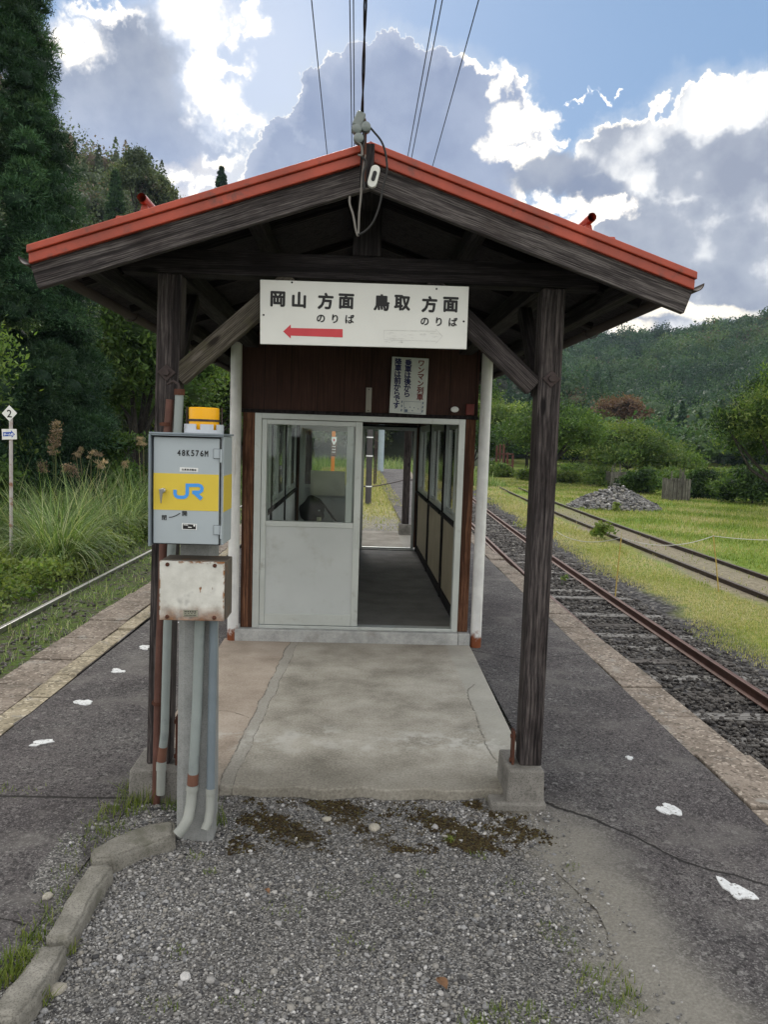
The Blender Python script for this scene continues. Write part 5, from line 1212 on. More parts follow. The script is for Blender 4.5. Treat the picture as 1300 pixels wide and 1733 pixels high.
m = MB(); p = at(15.5, 700, Ys); put(m, '2', p[0], p[2], .135, Ys-.012, .02, fit=True); m.build('number', BLACK, d, fix=False)
AP = [at(u, v, Ys) for u, v in ((2.4, 726), (27.5, 726), (28.3, 743.5), (3.2, 744))]
m = MB(); m.add([(p[0], Ys-.01, p[2]) for p in AP]+[(p[0], Ys-.003, p[2]) for p in AP], [(0, 1, 2, 3), (7, 6, 5, 4), (0, 4, 5, 1), (1, 5, 6, 2), (2, 6, 7, 3), (3, 7, 4, 0)]); d = m.build('arrow_plate', CREAM, ns)
m = MB(); A = [at(u, v, Ys) for u, v in ((4.8, 731.5), (18.5, 731), (18.3, 728), (25, 735), (19.5, 741), (19.3, 738), (5, 738.5))]; m.add([(p[0], Ys-.0115, p[2]) for p in A], [tuple(range(7))]); m.build('arrow', SBLUE, d, fix=False)
m = MB()
for ch, u in (('ホ', 8), ('ー', 12), ('ム', 16), ('⇔', 20.5)):
    if ch == '⇔': ch = '右'
    p = at(u, 735, Ys); put(m, ch, p[0], p[2], .052, Ys-.013, .04)
m.build('lettering', WHITE, d, fix=False)

# things standing on the lawn, seen small
hp = onz(1040, 858, -.95)
n = 2600; a = rng.uniform(0, 6.28, n); r = np.sqrt(rng.random(n)); X = hp[0]+r*np.cos(a)*2.05; Y = hp[1]+r*np.sin(a)*1.6
Z = -1.03+.86*np.clip(1-r, 0, 1)**.72*(1+.14*np.sin(a*3+1)+.10*np.sin(a*5))+rng.normal(0, .03, n)+.10*np.sin(X*3.1)*np.cos(Y*2.7)*np.clip(1-r, 0, 1); 
T(stones('gravel_heap', np.stack([X, Y, Z], 1), rng.uniform(.05, .10, n), GRAVM, tint=np.stack([np.clip(rng.normal(.42, .22, n), 0, 1)]*3, 1)), 'low heap of grey crushed stone on the lawn beyond the siding', 'stone heap')
def guard(u, vb, vt, u0, u1, label, sticks):
    p = onz(u, vb, -.95); x0, x1 = at(u0, vb, p[1])[0], at(u1, vb, p[1])[0]; zt = at(u, vt, p[1])[2]; n = 8; c = (x0+x1)/2; hw = (x1-x0)/2
    t = T(empty('tree_guard', (c, p[1], -.95)), label, 'tree guard', 'slatted guards round young trees')
    GW = wood('grey_slat_wood', (.05, .048, .042), (.14, .135, .12), (.24, .235, .21), .4)
    for k, (cx, cy, ex, ey) in enumerate(((0, -1, 1, 0), (0, 1, 1, 0), (-1, 0, 0, 1), (1, 0, 0, 1))):
        m = MB()
        for i in range(n):
            s = -1+2*(i+.5)/n; x, y = c+cx*hw+ex*s*hw, p[1]+cy*hw+ey*s*hw; w_ = hw/n*.78; z1 = zt+random.uniform(-.05, .05)
            m.box(x-(w_ if ex else .012), x+(w_ if ex else .012), y-(w_ if ey else .012), y+(w_ if ey else .012), -1.1, z1)
        m.build('slat_panel', GW, t)
    m = MB()
    for i in range(sticks):
        x = c+random.uniform(-.8, .8)*hw; y = p[1]+random.uniform(-.8, .8)*hw; m.tube([(x, y, -.9), (x+random.uniform(-.08, .08), y, zt+random.uniform(.25, .6))], .028, 6)
    m.build('stakes', GW, t)
guard(1042, 824, 799, 1029, 1055, 'smaller square guard of grey slats behind the stone heap', 5); guard(1143, 845, 811, 1127, 1161, 'larger square guard of grey slats at the dark bushes', 6)
pp = onz(853, 803, -.95); RP = plain('rust_red_timber', (.11, .045, .035), .85, 0, .3, 3)
rk = T(empty('timber_rack', (12.6, pp[1], -.95)), 'row of rust red timber uprights standing on the lawn near trees', 'rack')
for i, (u, vt, vb) in enumerate(((841.5, 754, 800), (847, 752, 802), (853, 752, 803), (859.5, 766, 804), (868.5, 771, 806))):
    y = pp[1]-1.3*i*.5; b = at(u-1.0, vb, y); t = at(u, vt, y); beam('upright', (b[0], y, -1.2), (t[0], y, t[2]), .16, .16, RP, rk, .02, up=(0, 1, 0))
    if i < 4:
        for vv in (768, 787): q = at(u, vv, y); beam('rail', (q[0]+.08, y-.05, q[2]), (q[0]+.36, y-.55, q[2]-.02), .10, .10, RP, rk, .01)
# poles seen through the doorway
def pole(name, u, vt, Y, r, z0, ztop, label, mt, cat='pole'):
    x = at(u, vt, Y)[0]; e = T(empty(name, (x, Y, z0)), label, cat); MB().tube([(x, Y, z0), (x, Y, ztop)], [r, r*.85], 14).build('shaft', mt, e, smooth=True); return e, x
e, x = pole('banded_pole', 624.5, 800, 21.0, .085, -.08, 5.0, 'dark timber pole with white bands seen just inside the doorway', plain('dark_pole_wood', (.06, .058, .062), .8, 0, .2, 4))
for v in (740, 771.5, 823): z = at(624, v, 21)[2]; MB().lathe((x, 21, z), [(.092, -.015), (.092, .015)], 14).build('band', WHITE, e)
e, x = pole('utility_pole', 645, 760, 42.0, .17, -.10, 9.0, 'pale blue grey utility pole standing in grass behind the doorway', plain('pale_blue_pole', (.34, .42, .48), .6, 0, .1, 3))
MB().box(x-2.2, x+1.7, 41.93, 42.07, 7.0, 7.12).build('cross_arm', IRON, e)
for v in (735, 752, 775): z = at(645, v, 42)[2]; MB().tube([(x-.26, 42, z), (x+.26, 42, z)], .02, 6).build('step_bolt', IRON, e)
for u, lab in ((634.5, 'thin dark stake left of a twin in the doorway grass'), (637.3, 'thin dark stake right of a twin in the doorway grass')): pole('thin_stake', u, 770, 30.0, .028, -.3, 2.0, lab, IRON, 'stake')
rp_ = [at(u, v, Y) for u, v, Y in ((600, 822, 21), (624, 823.5, 20.95), (640, 822, 21.5), (655, 819, 22), (672, 815.5, 23), (688, 811, 24), (700, 813, 24))]
T(MB().tube(rp_, .016, 6).build('barrier_chain', IRON, smooth=True), 'dark sagging rope across the grass beyond the far doorway', 'rope')
OY = 17.0; ob = at(565, 725, OY)
os_ = T(empty('marker_post', (ob[0], OY, -.1)), 'orange post with a brown and white name board seen through door glass', 'signpost')
MB().tube([(ob[0]-.01, OY, -.12), (ob[0], OY, ob[2])], .040, 14).build('post', plain('orange_paint', (.75, .26, .06), .5, 0, .1), os_, smooth=True)
a, b = at(561, 739, OY-.05), at(569.5, 772.5, OY-.05); a2 = at(570, 739.5, OY-.05)
MB().box(a[0], a2[0], OY-.06, OY-.043, b[2], a[2]).build('board', plain('brown_board', (.10, .05, .035), .6), os_)
m = MB(); w_ = a2[0]-a[0]; cx = (a[0]+a2[0])/2; m.add([(a[0]+.004, OY-.0615, a[2]-.004), (a2[0]-.004, OY-.0615, a[2]-.004), (a2[0]-.004, OY-.0615, a[2]-.09), (cx+.012, OY-.0615, a[2]-.17), (cx-.012, OY-.0615, a[2]-.17), (a[0]+.004, OY-.0615, a[2]-.09)], [tuple(range(6))])
for dz, s in ((-.215, .05), (-.275, .06), (-.335, .045)): m.stroke([(cx-.035, a[2]+dz), (cx-.008, a[2]+dz+.01)], .022, OY-.0615); m.stroke([(cx+.008, a[2]+dz+.01), (cx+.03, a[2]+dz-.004)], .03, OY-.0615)
m.build('white_print', LABELW, os_, fix=False)
m = MB(); m.add([(cx, OY-.0625, a[2]-.035), (cx+.025, OY-.0625, a[2]-.07), (cx, OY-.0625, a[2]-.105), (cx-.025, OY-.0625, a[2]-.07)], [(0, 1, 2, 3)]); m.build('red_diamond', ARED, os_, fix=False)

# inside the shelter
be = T(empty('bench', (-.45, 11.3, .055)), 'plain wooden bench under the board at the far end of the room', 'bench')
BEN = wood('bench_wood', (.05, .035, .025), (.14, .10, .07), (.24, .18, .13), .8)
for y in (11.08, 11.2, 11.32): beam('seat_slat', (-.84, y, .45), (-.02, y, .45), .10, .03, BEN, be, .004)
for x in (-.75, -.12): MB().box(x-.03, x+.03, 11.06, 11.36, .056, .434).build('leg', BEN, be, bev=.004)
bg_ = T(empty('black_bag', (-.6, 11.15, .466)), 'slumped black shoulder bag on the bench inside the waiting room', 'bag')
bm = bmesh.new(); bmesh.ops.create_uvsphere(bm, u_segments=20, v_segments=14, radius=1); rd = random.Random(3)
for v in bm.verts:
    x, y, z = v.co; k = 1+.06*math.sin(x*5+z*3)+.04*math.sin(z*9+y*4); v.co = Vector((-.60+x*.185*k*(1-.25*max(0, z)), 11.15+y*.11*k, .665+z*.20*k if z > -.9 else .467))
me = bpy.data.meshes.new('body'); bm.to_mesh(me); bm.free(); me.polygons.foreach_set('use_smooth', [True]*len(me.polygons)); me.materials.append(CLOTH); o = bpy.data.objects.new('body', me); COL.objects.link(o); par(o, bg_)
MB().tube([(-.60, 11.12, .86), (-.50, 11.10, .82), (-.40, 11.08, .70), (-.31, 11.06, .58), (-.24, 11.05, .50), (-.2, 11.05, .475)], .014, 8).build('strap', CLOTH, bg_, smooth=True)
bo = T(empty('plastic_bottle', (-.46, 10.98, .42)), 'small clear plastic bottle with pale label standing before the black bag', 'bottle')
q = at(540, 868, 11.06); bx = q[0]
MB().lathe((bx, 11.05, .466), [(.028, 0), (.031, .01), (.031, .13), (.012, .175), (.012, .19)], 16).build('body', BOTG, bo, smooth=True)
MB().lathe((bx, 11.05, .500), [(.0318, 0), (.0318, .07)], 16).build('label', plain('pale_label', (.6, .62, .4), .5), bo); MB().lathe((bx, 11.05, .655), [(.014, 0), (.014, .02)], 12).build('cap', LABELW, bo)
m = MB(); c4 = [at(u, v, 11.55) for u, v in ((525.5, 796), (584.5, 798), (584, 840), (525, 837.5))]; m.add([(p[0], 11.55, p[2]) for p in c4]+[(p[0], 11.556, p[2]) for p in c4], [(0, 1, 2, 3), (7, 6, 5, 4), (0, 4, 5, 1), (1, 5, 6, 2), (2, 6, 7, 3), (3, 7, 4, 0)])
T(m.build('paper_sheet', plain('buff_paper', (.52, .53, .46), .8)), 'plain buff sheet fixed over the lower far window of the room', 'sheet')

# ------------------------------------------------------------------ trees, bushes, tall grass
# the big cedar on the left: dense rounded sprays round a tall cone
def cedar(base, H, Rb, ncl, n, L, label, seed, name='cedar_tree', cat='cedar', hue=.45, group=None, rpow=.75, zlo=.06, cs=.15, tp=1.25):
    rd = np.random.default_rng(seed); blobs = []; b = np.array(base, float)
    for i in range(ncl):
        t = zlo+(1-zlo)*rd.random()**tp; rr = Rb*(1-t)**rpow*rd.uniform(.70, 1.05)+.10; a = rd.uniform(0, 6.283); s = Rb*(cs+.09*rd.random())*(1.15-.6*t)
        blobs.append((b+np.array([rr*math.cos(a), rr*math.sin(a), H*t]), (s, s, s*.9)))
    return tree(name, label, cat, base, blobs, [([b-np.array([0, 0, .3]), b+np.array([0, 0, H*.5]), b+np.array([0, 0, H*.97])], H*.016, H*.002)], n, L, CEDARM, group, aspect=.22, hue=hue, spread=.22, up=-.05, droop=.10, shell=.70, axout=1.1, sub=8, subr=.17, val=(.6, 1.4), core=.50)
cedar((-10.9, 24.0, -.95), 18.6, 3.2, 430, 680000, .125, 'towering dark cedar at the left edge of the photo', 5, rpow=.66, cs=.16, hue=.55)
GT = 'trees at the foot of the left hill'
def broad(base, h, rx, rz, nb, n, L, label, seed, group=None, name='broadleaf_tree', cat='tree', hue=.45, r=.40, mt=LEAF, core=.55, ry=None, h0=None, tr=.13, **kw):
    b = np.array(base, float); bl = round_blobs(base, h, rx, rz, nb, seed, r, ry)
    ends = [np.array(q[0])-np.array([0, 0, q[1][2]*.3]) for q in bl[:7]]
    return tree(name, label, cat, base, bl, limbs(base, h0 if h0 is not None else h*.45, ends, tr), n, L, mt, group, hue=hue, core=core, **kw)
# left: nearer bright branches, the forked tree, layered shrub, forest wall
broad((-9.2, 17.6, -.95), 3.6, 1.35, 1.9, 16, 9000, .13, 'bright leafy young tree cut off by the left edge behind the number sign', 21, hue=.75, core=0, tr=.06, aspect=.4)
for i, (x, y, h, rx, rz, hue, lab) in enumerate(((-8.6, 31, 4.9, 3.0, 3.2, .48, 'dark spreading tree with forked trunk behind the pampas grass'), (-10.5, 38, 5.0, 3.8, 4.4, .66, 'grey green tree seen under the left eave beyond the forked tree'), (-8.8, 45, 4.4, 3.6, 4.4, .68, 'leafy tree seen between the left post and shelter pole'), (-14.0, 37, 4.4, 3.6, 3.8, .62, 'tree filling the gap between the tall cedar and the forked tree'))):
    broad((x, y, -.95), h, rx, rz, 34, 24000, .22, lab, 30+i, GT, hue=hue, core=.45, h0=1.9 if i == 0 else None, tr=.22, aspect=.42)
k = 0
for i in range(13):                                # the rest of the wood along the left side and across the far end
    x, y = (-9.5-2.5*(i % 3)+rng.uniform(-1, 1), 50+i*5.0) if i < 7 else (-14+5.2*(i-7)+rng.uniform(-1, 1), 82+rng.uniform(-3, 5))
    broad((x, y, -.95), 6+rng.uniform(-1, 2), 3.6, 3.4, 20, 13000, .32, 'dark leafy tree of the far wood behind the shelter', 50+i, 'trees of the wood behind the shelter', hue=.35, core=.42, tr=.2)
for i, (x, y, w_, lab) in enumerate(((-7.9, 24.5, 1.5, 'layered shrub with flat leaf sprays in front of the cedar'), (-10.2, 23.0, 1.3, 'low dark shrub under the cedar left of the layered shrub'), (-6.6, 30, 1.3, 'layered shrub in the shade below the forked tree'))):
    bl = []
    rd = np.random.default_rng(80+i)
    for j in range(12): bl.append(((x+rd.uniform(-w_, w_), y+rd.uniform(-.8, .8), -.3+2.0*j/12+rd.uniform(-.2, .2)), (.75, .6, .16)))
    tree('layered_shrub', lab, 'shrub', (x, y, -.95), bl, limbs((x, y, -.95), .6, [b[0] for b in bl[::2]], .05), 9000, .13, hue=.42, core=0, shell=.2, up=0, axout=.5)
broad((-9.3, 19.0, -.95), .9, 1.3, .9, 14, 5500, .15, 'rounded dark leafy bush behind the number sign', 91, name='bush', cat='bush', hue=.35, tr=.04)
broad((-11.6, 19.5, -.95), .9, 1.5, 1.1, 14, 5500, .15, 'leafy bush beyond the left edge below the cedar', 92, name='bush', cat='bush', hue=.4, tr=.04)
# the plume plant with brown seed heads
PLUME = leafm('brown_seed_heads', [(0, (.10, .07, .05)), (.5, (.20, .145, .105)), (1, (.36, .28, .19))], .25)
x, y = at(92, 800, 19.2)[0], 19.2
pl = T(empty('plume_plant', (x, y, -.95)), 'tall weed with reddish brown seed heads above the pampas grass', 'plant')
bl = [((x+dx, y, z), (.10, .10, .17)) for dx, z in ((-.30, .75), (-.05, 1.15), (0, 1.35), (.03, 1.55), (.05, 1.72), (.30, .7), (.45, .66))]
crown_mesh('seed_heads', PLUME, bl, 1500, .05, pl, core=0, sub=8, hue=.5)
m = MB()
for b_ in bl: m.tube([(x+rng.uniform(-.05, .05), y, -1), (b_[0][0], y, b_[0][2])], [.012, .005], 5)
m.build('stem', REEDM and plain('weed_stem', (.07, .09, .03), .8), pl)
# pampas clumps
def pampas(x, y, n, h, label, hue=.5, plumes=0, r=.45, group='tall grass clumps along the left track', lean=.42):
    t = T(empty('tall_grass_clump', (x, y, -.95)), label, 'grass clump', group)
    a = rng.uniform(0, 6.283, n); q = r*np.sqrt(rng.random(n)); b = np.stack([x+q*np.cos(a), y+q*np.sin(a), np.full(n, -.96)], 1)
    ribbons('blades', REEDM, b, a+rng.normal(0, .7, n), np.abs(rng.normal(.10, lean*.55, n)), h*rng.uniform(.4, 1.3, n)**1.0, rng.uniform(.010, .026, n), rng.uniform(.6, 3.3, n), t, hue=hue, spread=.26, seg=7, val=rng.uniform(.6, 1.3, n))
    if plumes:
        m = MB(); bl = []
        for i in range(plumes):
            dx, dy = rng.uniform(-.35, .35, 2); top = (x+dx*1.5, y+dy, -.95+h*rng.uniform(1.0, 1.2)); m.tube([(x+dx*.5, y+dy*.5, -.95), top], [.008, .004], 5); bl.append((top, (.07, .07, .16)))
        m.build('stem', plain('straw_stem', (.22, .2, .1), .8), t); crown_mesh('plumes', PLUME, bl, plumes*160, .08, t, aspect=.12, hue=.95, up=.6, sub=30)
pampas(-5.5, 14.6, 900, 1.65, 'big arching pampas clump right beside the number sign pole', .62, r=.42)
pampas(-6.1, 16.6, 660, 1.9, 'arching pampas clump just behind the biggest one', .48, r=.5)
pampas(-5.8, 19.0, 660, 1.7, 'pampas clump with dry stems in the middle of the bank', .62, 3)
pampas(-5.75, 21.5, 840, 2.0, 'tall pampas clump nearest the grey cabinet', .50, 2, r=.6)
pampas(-7.3, 17.5, 540, 1.8, 'pampas clump at the foot of the brown plumes', .55)
pampas(-8.0, 16.8, 540, 1.7, 'pampas clump left of the sign pole', .55)
pampas(-7.0, 20.8, 540, 1.8, 'pampas clump with straw plumes below the layered shrub', .58, 4)
pampas(-5.6, 25.5, 540, 1.7, 'farther pampas clump seen left of the cabinet top', .6, 2)
for i in range(9): pampas(-6.6+rng.uniform(-1.2, .5)+.0006*(28+i*4)**2, 28+i*4.2, 500, 1.6, 'pampas clump far along the left track', .58)
n = 16000; X = rng.uniform(-9, 9.5, n); Y = rng.uniform(47, 60, n)
T(ribbons('tall_meadow_grass', REEDM, np.stack([X, Y, np.full(n, -1.0)], 1), rng.uniform(0, 6.3, n), np.abs(rng.normal(.15, .25, n)), rng.uniform(.7, 1.8, n)*np.clip((9.5-np.abs(X-.5)+rng.normal(0, .6, n))/4, .08, 1), rng.uniform(.03, .06, n), rng.uniform(.3, 1.8, n), hue=.62, spread=.22, seg=4), kind='stuff')
# low weeds on the left bank and between the rails
n = 52000; Y = np.exp(rng.uniform(math.log(5.5), math.log(45), n)); off = rng.uniform(-5.2, 1.55, n); X = -4.04+.0006*Y*Y+off
dn = .5+.5*np.sin(X*2.3+np.sin(Y*1.9)*1.6)*np.cos(Y*1.35+X); dens = np.where(off < -1.5, 1.0, np.where(off < -.62, .30, .55+.25*np.sin(Y*2.1)))
keep = rng.random(n) < dens*np.clip(dn*1.6, .12, 1); keep &= (np.abs(np.abs(off)-.56) > .06)
X, Y, off = X[keep], Y[keep], off[keep]; n = len(X); hh = np.where(off < -1.6, rng.uniform(.10, .38, n), rng.uniform(.05, .20, n))
T(ribbons('weeds', REEDM, np.stack([X, Y, np.full(n, -.96)], 1), rng.uniform(0, 6.3, n), np.abs(rng.normal(.2, .4, n)), hh, rng.uniform(.006, .014, n)*np.clip(Y/12, .8, 2), rng.uniform(.3, 1.6, n), hue=.66, spread=.24, seg=3), kind='stuff')
bl = []
for i in range(230):
    y = float(np.exp(rng.uniform(math.log(7.5), math.log(32)))); x = -4.04+.0006*y*y-rng.uniform(1.6, 5.5)**1.0; s = rng.uniform(.12, .32)
    bl.append(((x, y, -.95+s*.5), (s*1.3, s*1.3, s*.8)))
for i in range(330):
    y = rng.uniform(8.0, 24); x = -4.75-rng.uniform(.2, 3.4); s = rng.uniform(.12, .30); bl.append(((x, y, -.95+s*rng.uniform(.4, 1.3)), (s*1.2, s*1.2, s*.9)))
for i in range(60):
    y = float(np.exp(rng.uniform(math.log(7), math.log(26)))); x = -4.04+.0006*y*y+rng.uniform(.7, 1.45); s = rng.uniform(.05, .12); bl.append(((x, y, -.95+s*.5), (s*1.4, s*1.4, s*.7)))
T(crown_mesh('ground_vines', LEAF, bl, 95000, .075, None, aspect=.6, hue=.92, spread=.25, up=.1, core=0, sub=6, shell=.2), kind='stuff')

# right side: trees, bushes and shrubs round the lawn
b = onz(938, 818, -.95)
broad((b[0], b[1], -.97), 3.3, 4.1, 2.1, 34, 26000, .20, 'spreading tree with a dark trunk standing alone on the lawn', 101, hue=.55, r=.33, core=.35, h0=1.7, tr=.17, aspect=.45, shell=.3)
broad((14.5, 76, -.95), 4.4, 3.4, 2.9, 20, 9000, .30, 'pale green tree above the rust red timber rack', 102, hue=.80, tr=.18)
broad((17.2, 78, -.95), 3.2, 3.4, 2.6, 18, 8000, .30, 'mid green tree between the lone tree and the timber rack', 103, hue=.55, tr=.18)
broad((10.6, 70, -.95), 2.2, 2.2, 2.0, 14, 5000, .26, 'dark bushy tree just right of the white pole', 104, hue=.4, tr=.14)
broad((18.5, 66, -.95), 2.6, 3.2, 2.5, 22, 14000, .24, 'rounded leafy thicket behind the lone lawn tree', 105, hue=.66, name='bush', cat='bush', tr=.08)
broad((22.6, 64, -.95), 2.1, 3.4, 2.4, 24, 15000, .23, 'broad pale thicket above the slatted guards', 106, hue=.7, name='bush', cat='bush', tr=.08)
broad((26.5, 66, -.95), 1.2, 3.2, 1.8, 20, 12000, .23, 'sloping thicket behind the larger slatted guard', 107, hue=.62, name='bush', cat='bush', tr=.08)
broad((17.4, 52.5, -.95), .2, 1.7, .9, 14, 6000, .18, 'low green bush at the smaller slatted guard', 108, hue=.5, name='bush', cat='bush', tr=.05)
broad((15.0, 55.5, -.95), .1, 1.6, .8, 14, 6000, .18, 'bright low bush right of the lone tree trunk', 114, hue=.78, name='bush', cat='bush', tr=.05)
broad((16.7, 45, -.95), .3, 1.3, .95, 14, 7000, .17, 'dark bush between the two slatted guards', 109, hue=.25, name='bush', cat='bush', tr=.05)
broad((19.2, 43, -.95), .35, 1.4, 1.0, 16, 8000, .17, 'dark rounded bush right of the larger slatted guard', 110, hue=.2, name='bush', cat='bush', tr=.05)
broad((20.3, 39, -.95), .5, 1.6, 1.2, 16, 9000, .17, 'dense bush under the large tree at the right edge', 111, hue=.3, name='bush', cat='bush', tr=.05)
broad((17.6, 31.0, -.95), 3.5, 3.0, 3.2, 46, 46000, .16, 'large leafy tree cut off by the right edge', 112, hue=.52, r=.30, core=.3, h0=1.0, tr=.16, aspect=.36, shell=.3, spread=.34)
broad((23.5, 36.0, -.95), 2.6, 3.2, 2.6, 20, 9000, .22, 'leafy tree beyond the right edge of the photo', 113, hue=.55, tr=.16)
broad((42, 122, 1), 5.4, 4.6, 3.0, 18, 9000, .42, 'reddish brown tree at the foot of the right mountain', 115, hue=.6, mt=leafm('reddish_leaves', [(0, (.06, .03, .02)), (.5, (.12, .065, .04)), (1, (.17, .12, .06))], .25), tr=.2)
def plant(u, v, z, s, label, n=260):
    p = onz(u, v, z); t = T(empty('weed_plant', (p[0], p[1], z)), label, 'plant'); crown_mesh('leaves', LEAF, [((p[0]+rng.uniform(-s, s)*.4, p[1]+rng.uniform(-s, s)*.4, z+s*q), (s*.5, s*.5, s*.3)) for q in (.3, .6, .9)], n, s*.35, t, aspect=.75, hue=.85, sub=6)
    MB().tube([(p[0], p[1], z-.05), (p[0], p[1], z+s)], .008, 5).build('stem', plain('green_stem', (.06, .12, .03), .8), t)
plant(1021, 911, -.96, .38, 'bright green weed growing on the siding rail behind the rope'); plant(1041, 866, -.99, .32, 'yellow green weed standing before the stone heap', 160); plant(952, 985, -.95, .12, 'tiny weed between sleepers right of the timber post', 90)

# hills with their woods
def smax(a, b, k): return np.log(np.exp(np.clip(a/k, -60, 60))+np.exp(np.clip(b/k, -60, 60)))*k
def polar(a, d, e): return np.array([d*math.sin(R(a)), d*math.cos(R(a)), 1.7+d*math.tan(R(e))])
def hill(ridges, slope, k=3.0, ns=1.0):
    def f(x, y):
        h = np.full(np.shape(x), -8.0)
        for rd in ridges:
            P = [polar(*q) for q in rd]; best = np.full(np.shape(x), -1e3)
            for p, q in zip(P, P[1:]):
                ab = (q-p)[:2]; t = np.clip(((x-p[0])*ab[0]+(y-p[1])*ab[1])/(ab@ab), 0, 1); d = np.hypot(x-p[0]-t*ab[0], y-p[1]-t*ab[1])
                best = np.maximum(best, p[2]+(q[2]-p[2])*t-slope*d)
            h = smax(h, best, k)
        return h+ns*(np.sin(x*.11+1.3*np.sin(y*.07))+np.cos(y*.13+x*.05))
    return f
HM = plain('forest_floor', (.035, .045, .025), .95, 0, .3, .3)
def terrain(f, x0, x1, y0, y1, step):
    xs = np.arange(x0, x1+step, step); ys = np.arange(y0, y1+step, step); gx, gy = np.meshgrid(xs, ys); z = f(gx, gy); z = np.where(z < -1.5, -3.0, z); nx = len(xs)
    i, j = np.meshgrid(np.arange(nx-1), np.arange(len(ys)-1)); a = (j*nx+i).ravel(); Fq = np.stack([a, a+1, a+nx+1, a+nx], 1)
    T(fast_mesh('hill', np.stack([gx, gy, z], -1).reshape(-1, 3), Fq, HM, smooth=True), kind='structure')
FORM = leafm('hill_woodland', [(0, (.012, .032, .020)), (.3, (.026, .062, .032)), (.6, (.046, .095, .040)), (.84, (.085, .135, .048)), (.90, (.075, .055, .035)), (1, (.12, .07, .05))], .32)
FORP = leafm('hazed_pale_woodland', [(0, (.045, .062, .042)), (.3, (.075, .105, .062)), (.6, (.11, .145, .08)), (.84, (.16, .19, .10)), (.90, (.15, .125, .10)), (1, (.20, .155, .13))], .32)  # paler trees, with haze and a lift for the shaded slope in the colour
def wood_mass(P, r, hgt, hue, conif, per, L, mt=None):
    n = len(P); idx = np.repeat(np.arange(n), per); k = len(idx); d = unit(rng.normal(size=(k, 3))); d[:, 2] = np.abs(d[:, 2])*1.1-.25; d = unit(d)
    ph = rng.uniform(0, 6.28, (n, 3)); lump = 1+.20*np.sin(3*np.arctan2(d[:, 1], d[:, 0])+ph[idx, 0])+.15*np.sin(5*d[:, 2]*2+ph[idx, 1])
    u = rng.uniform(0, 1, k); cf = conif[idx]
    rad = np.where(cf, r[idx]*.72*(1-u)**.8*rng.uniform(.55, 1.08, k), r[idx]*lump*rng.uniform(.50, 1.05, k))
    hz = unit(d*np.array([1, 1, .001]))
    C = np.where(cf[:, None], P[idx]+hz*rad[:, None]+np.array([0, 0, 1])*(hgt[idx]*(.12+.95*u))[:, None], P[idx]+d*rad[:, None]*np.array([1, 1, .85])+np.array([0, 0, 1])*(hgt[idx]*.62)[:, None])
    ax = unit(rng.normal(size=(k, 3))+np.where(cf[:, None], hz-np.array([0, 0, .6]), d*.3)); nb = unit(d+rng.normal(size=(k, 3))*.45)
    ls = L[idx]*rng.uniform(.6, 1.3, k); V = leaf_cards(C, ax, ls, ls*.75, nb); Fq = np.arange(len(V)).reshape(-1, 4)
    tn = np.stack([np.clip(hue[idx]+rng.normal(0, .06, k), 0, 1), rng.uniform(.75, 1.25, k)*rng.uniform(.72, 1.22, n)[idx], np.ones(k)], 1)
    v0, f0 = ico2(); s = np.where(conif[:, None], np.stack([r*.26, r*.26, hgt*.40], 1), np.stack([r*.46, r*.46, r*.42], 1)); cz = np.where(conif, hgt*.5, hgt*.62)
    CV = v0[None]*(1+rng.uniform(-.15, .15, (n, len(v0), 1)))*s[:, None, :]+P[:, None, :]; CV[..., 2] += cz[:, None]
    CF = (f0[None]+(np.arange(n)*len(v0))[:, None, None]).reshape(-1, 3)+len(V); ct = np.repeat(np.stack([np.clip(hue-.06, 0, 1), np.full(n, .85), np.ones(n)], 1), len(f0), 0)
    T(fast_mesh('hill_forest', np.concatenate([V, CV.reshape(-1, 3)]), np.concatenate([Fq[:, [0, 1, 2]], Fq[:, [0, 2, 3]], CF]), mt or FORM, None, np.concatenate([tn, tn, ct])), kind='stuff')
def plant_hill(f, a0, a1, d0, d1, n, r0, r1, per, lf, con, brown=.03, hue0=.35, mt=None):
    a = R(1)*rng.uniform(a0, a1, n); d = np.sqrt(rng.uniform(d0*d0, d1*d1, n)); x, y = d*np.sin(a), d*np.cos(a); z = f(x, y); ok = z > -1.2
    x, y, z, d = x[ok], y[ok], z[ok], d[ok]; m_ = len(x); r = rng.uniform(r0, r1, m_)
    pat = np.sin(x*.045+2*np.sin(y*.03))+np.cos(y*.05-x*.02); cf = rng.random(m_) < np.clip(con+.10*(pat > .9), 0, 1)
    hue = np.clip(hue0+.10*pat+rng.normal(0, .17, m_), .02, .82); hue = np.where(cf, hue*.7, hue); hue = np.where(rng.random(m_) < brown, rng.uniform(.9, 1, m_), hue)
    wood_mass(np.stack([x, y, z-.3], 1), r, np.where(cf, r*3.0, r*1.9), hue, cf, per, np.clip(d*lf, .35, 1.4), mt)
fR = hill([[(4, 460, 4.8), (10, 430, 5.4), (15, 410, 5.8), (18, 400, 6.6), (23, 400, 6.8), (28, 400, 7.6), (36, 420, 9), (50, 420, 10)],
           [(24.5, 400, 7.2), (23.5, 320, 5.6), (21.8, 240, 2.6), (20.5, 190, -.2)], [(33, 410, 8.8), (30, 300, 6.0), (28, 210, 2.4)], [(15, 410, 6.1), (15.5, 330, 4.6), (16, 250, 2.0)]], .42)
terrain(fR, 0, 420, 110, 520, 8)
plant_hill(fR, 3, 40, 150, 455, 2300, 3.2, 6.2, 460, .0027, -1, .004, .50)
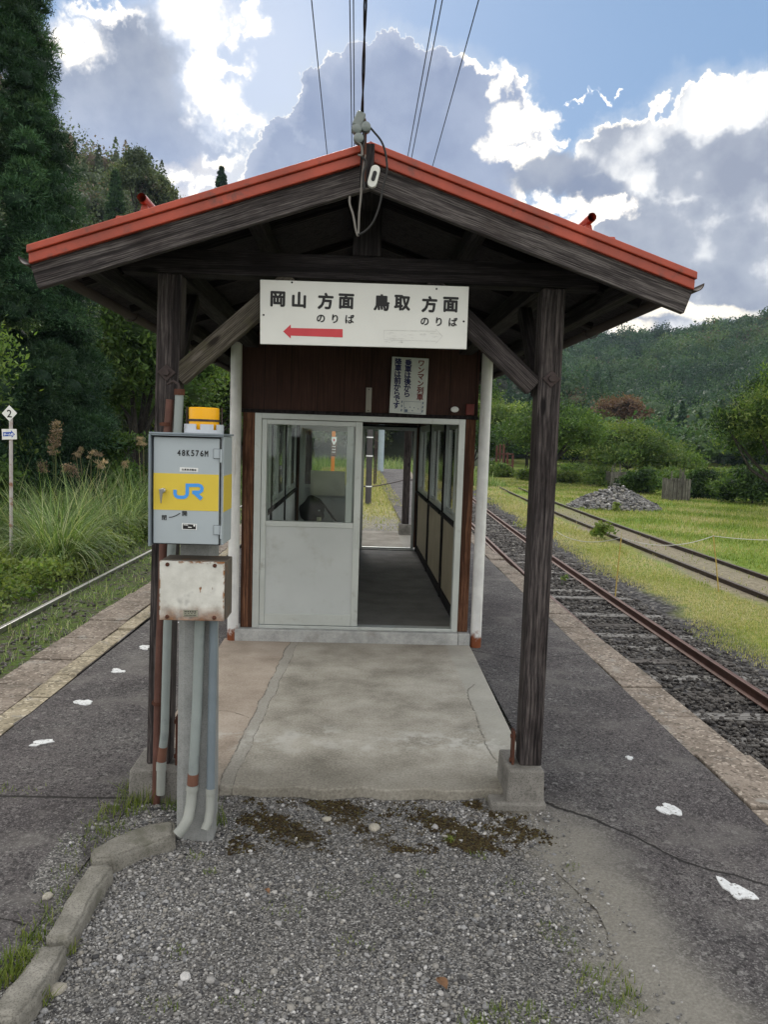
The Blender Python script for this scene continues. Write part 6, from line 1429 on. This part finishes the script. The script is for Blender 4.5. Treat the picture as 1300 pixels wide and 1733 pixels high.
for i, (x, y, r_, z_, hue, lab) in enumerate(((13.2, 58, 1.4, .15, .75, 'bright low bush left of the lone tree trunk'), (16.6, 58.5, 1.7, .35, .6, 'low bush behind the bright one right of the lone trunk'), (19.8, 50, 1.5, .3, .5, 'leafy bush filling the gap behind the larger guard'), (21.6, 46, 1.6, .4, .55, 'leafy bush between the larger guard and the right edge tree'), (23.8, 47, 1.9, .6, .45, 'dark hedge like bush behind the right edge tree'), (22.4, 54, 1.8, .4, .6, 'rounded bush under the sloping thicket'), (11.2, 62, 1.5, .3, .7, 'grassy bush right of the timber rack'))):
    broad((x, y, -.95), z_, r_, .55+z_*.9, 16, 8000, .18, lab, 130+i, name='bush', cat='bush', hue=hue, tr=.05)
fF = lambda x, y: np.full(np.shape(x), -.9)+0*x
plant_hill(fF, 9, 42, 92, 175, 420, 2.0, 3.6, 420, .0052, .06, .0, .55)
fC = hill([[(2, 190, 3.6), (8, 185, 4.6), (12.5, 185, 4.4), (15.5, 190, 2.2), (17.5, 195, -.3)]], .45)
terrain(fC, -20, 90, 110, 260, 6)
plant_hill(fC, 0, 18, 120, 230, 750, 2.2, 3.8, 260, .0026, .18, .01, .5)
fL = hill([[(-60, 120, 22), (-40, 125, 19.5), (-27, 128, 17.8), (-20, 130, 16.2), (-16.5, 128, 14.6), (-13, 128, 12.8), (-9, 132, 9.5), (-4, 140, 6.5), (2, 150, 4.2)]], .62)
terrain(fL, -160, 30, 30, 190, 5)
plant_hill(fL, -45, 2, 52, 150, 1500, 2.0, 3.8, 330, .0032, .16, .22, .45, FORP)
# trees that stand out on the left ridge
def ridge_tree(u, vtop, Y, H, rad, label, kind, seed, hue, cs=.24):
    p = at(u, vtop, Y); b = (p[0], p[1], p[2]-H)
    if kind == 'c': cedar(b, H, rad, 300, 60000, .24, label, seed, 'conifer_tree', 'conifer', hue, None, .95, .05, cs, .7)
    else: broad(b, H*.66, rad, H*.34, 22, 9000, .34, label, seed, name='pine_tree', cat='pine', hue=hue*.7, mt=FORP, core=.4, tr=.2, aspect=.5)
ridge_tree(375, 283, 112, 10, 2.5, 'lone small conifer peeking above the left roof slope', 'c', 201, .4, .10)
ridge_tree(228, 256, 92, 9, 2.2, 'dark pine breaking the ridge line left of the roof', 'p', 202, .75)
ridge_tree(195, 290, 82, 11, 1.9, 'pointed conifer on the slope just right of the cedar', 'c', 203, .8, .16)
ridge_tree(264, 296, 94, 8, 2.2, 'rounded tree at the right end of the visible left ridge', 'p', 204, .85)

# air
m = MB(); m.box(-640, 640, -100, 640, -4.5, 150)
hz = m.build('haze', None); hz['kind'] = 'stuff'; hm = bpy.data.materials.new('haze'); hm.use_nodes = True; g = G(hm.node_tree); g.n.clear()
pv = g.new('ShaderNodeVolumePrincipled'); pv.inputs['Color'].default_value = (.62, .80, 1.0, 1); pv.inputs['Density'].default_value = .00017; pv.inputs['Anisotropy'].default_value = .0
g.l.new(pv.outputs[0], g.new('ShaderNodeOutputMaterial').inputs['Volume']); hz.data.materials.append(hm)
S.cycles.volume_bounces = 0
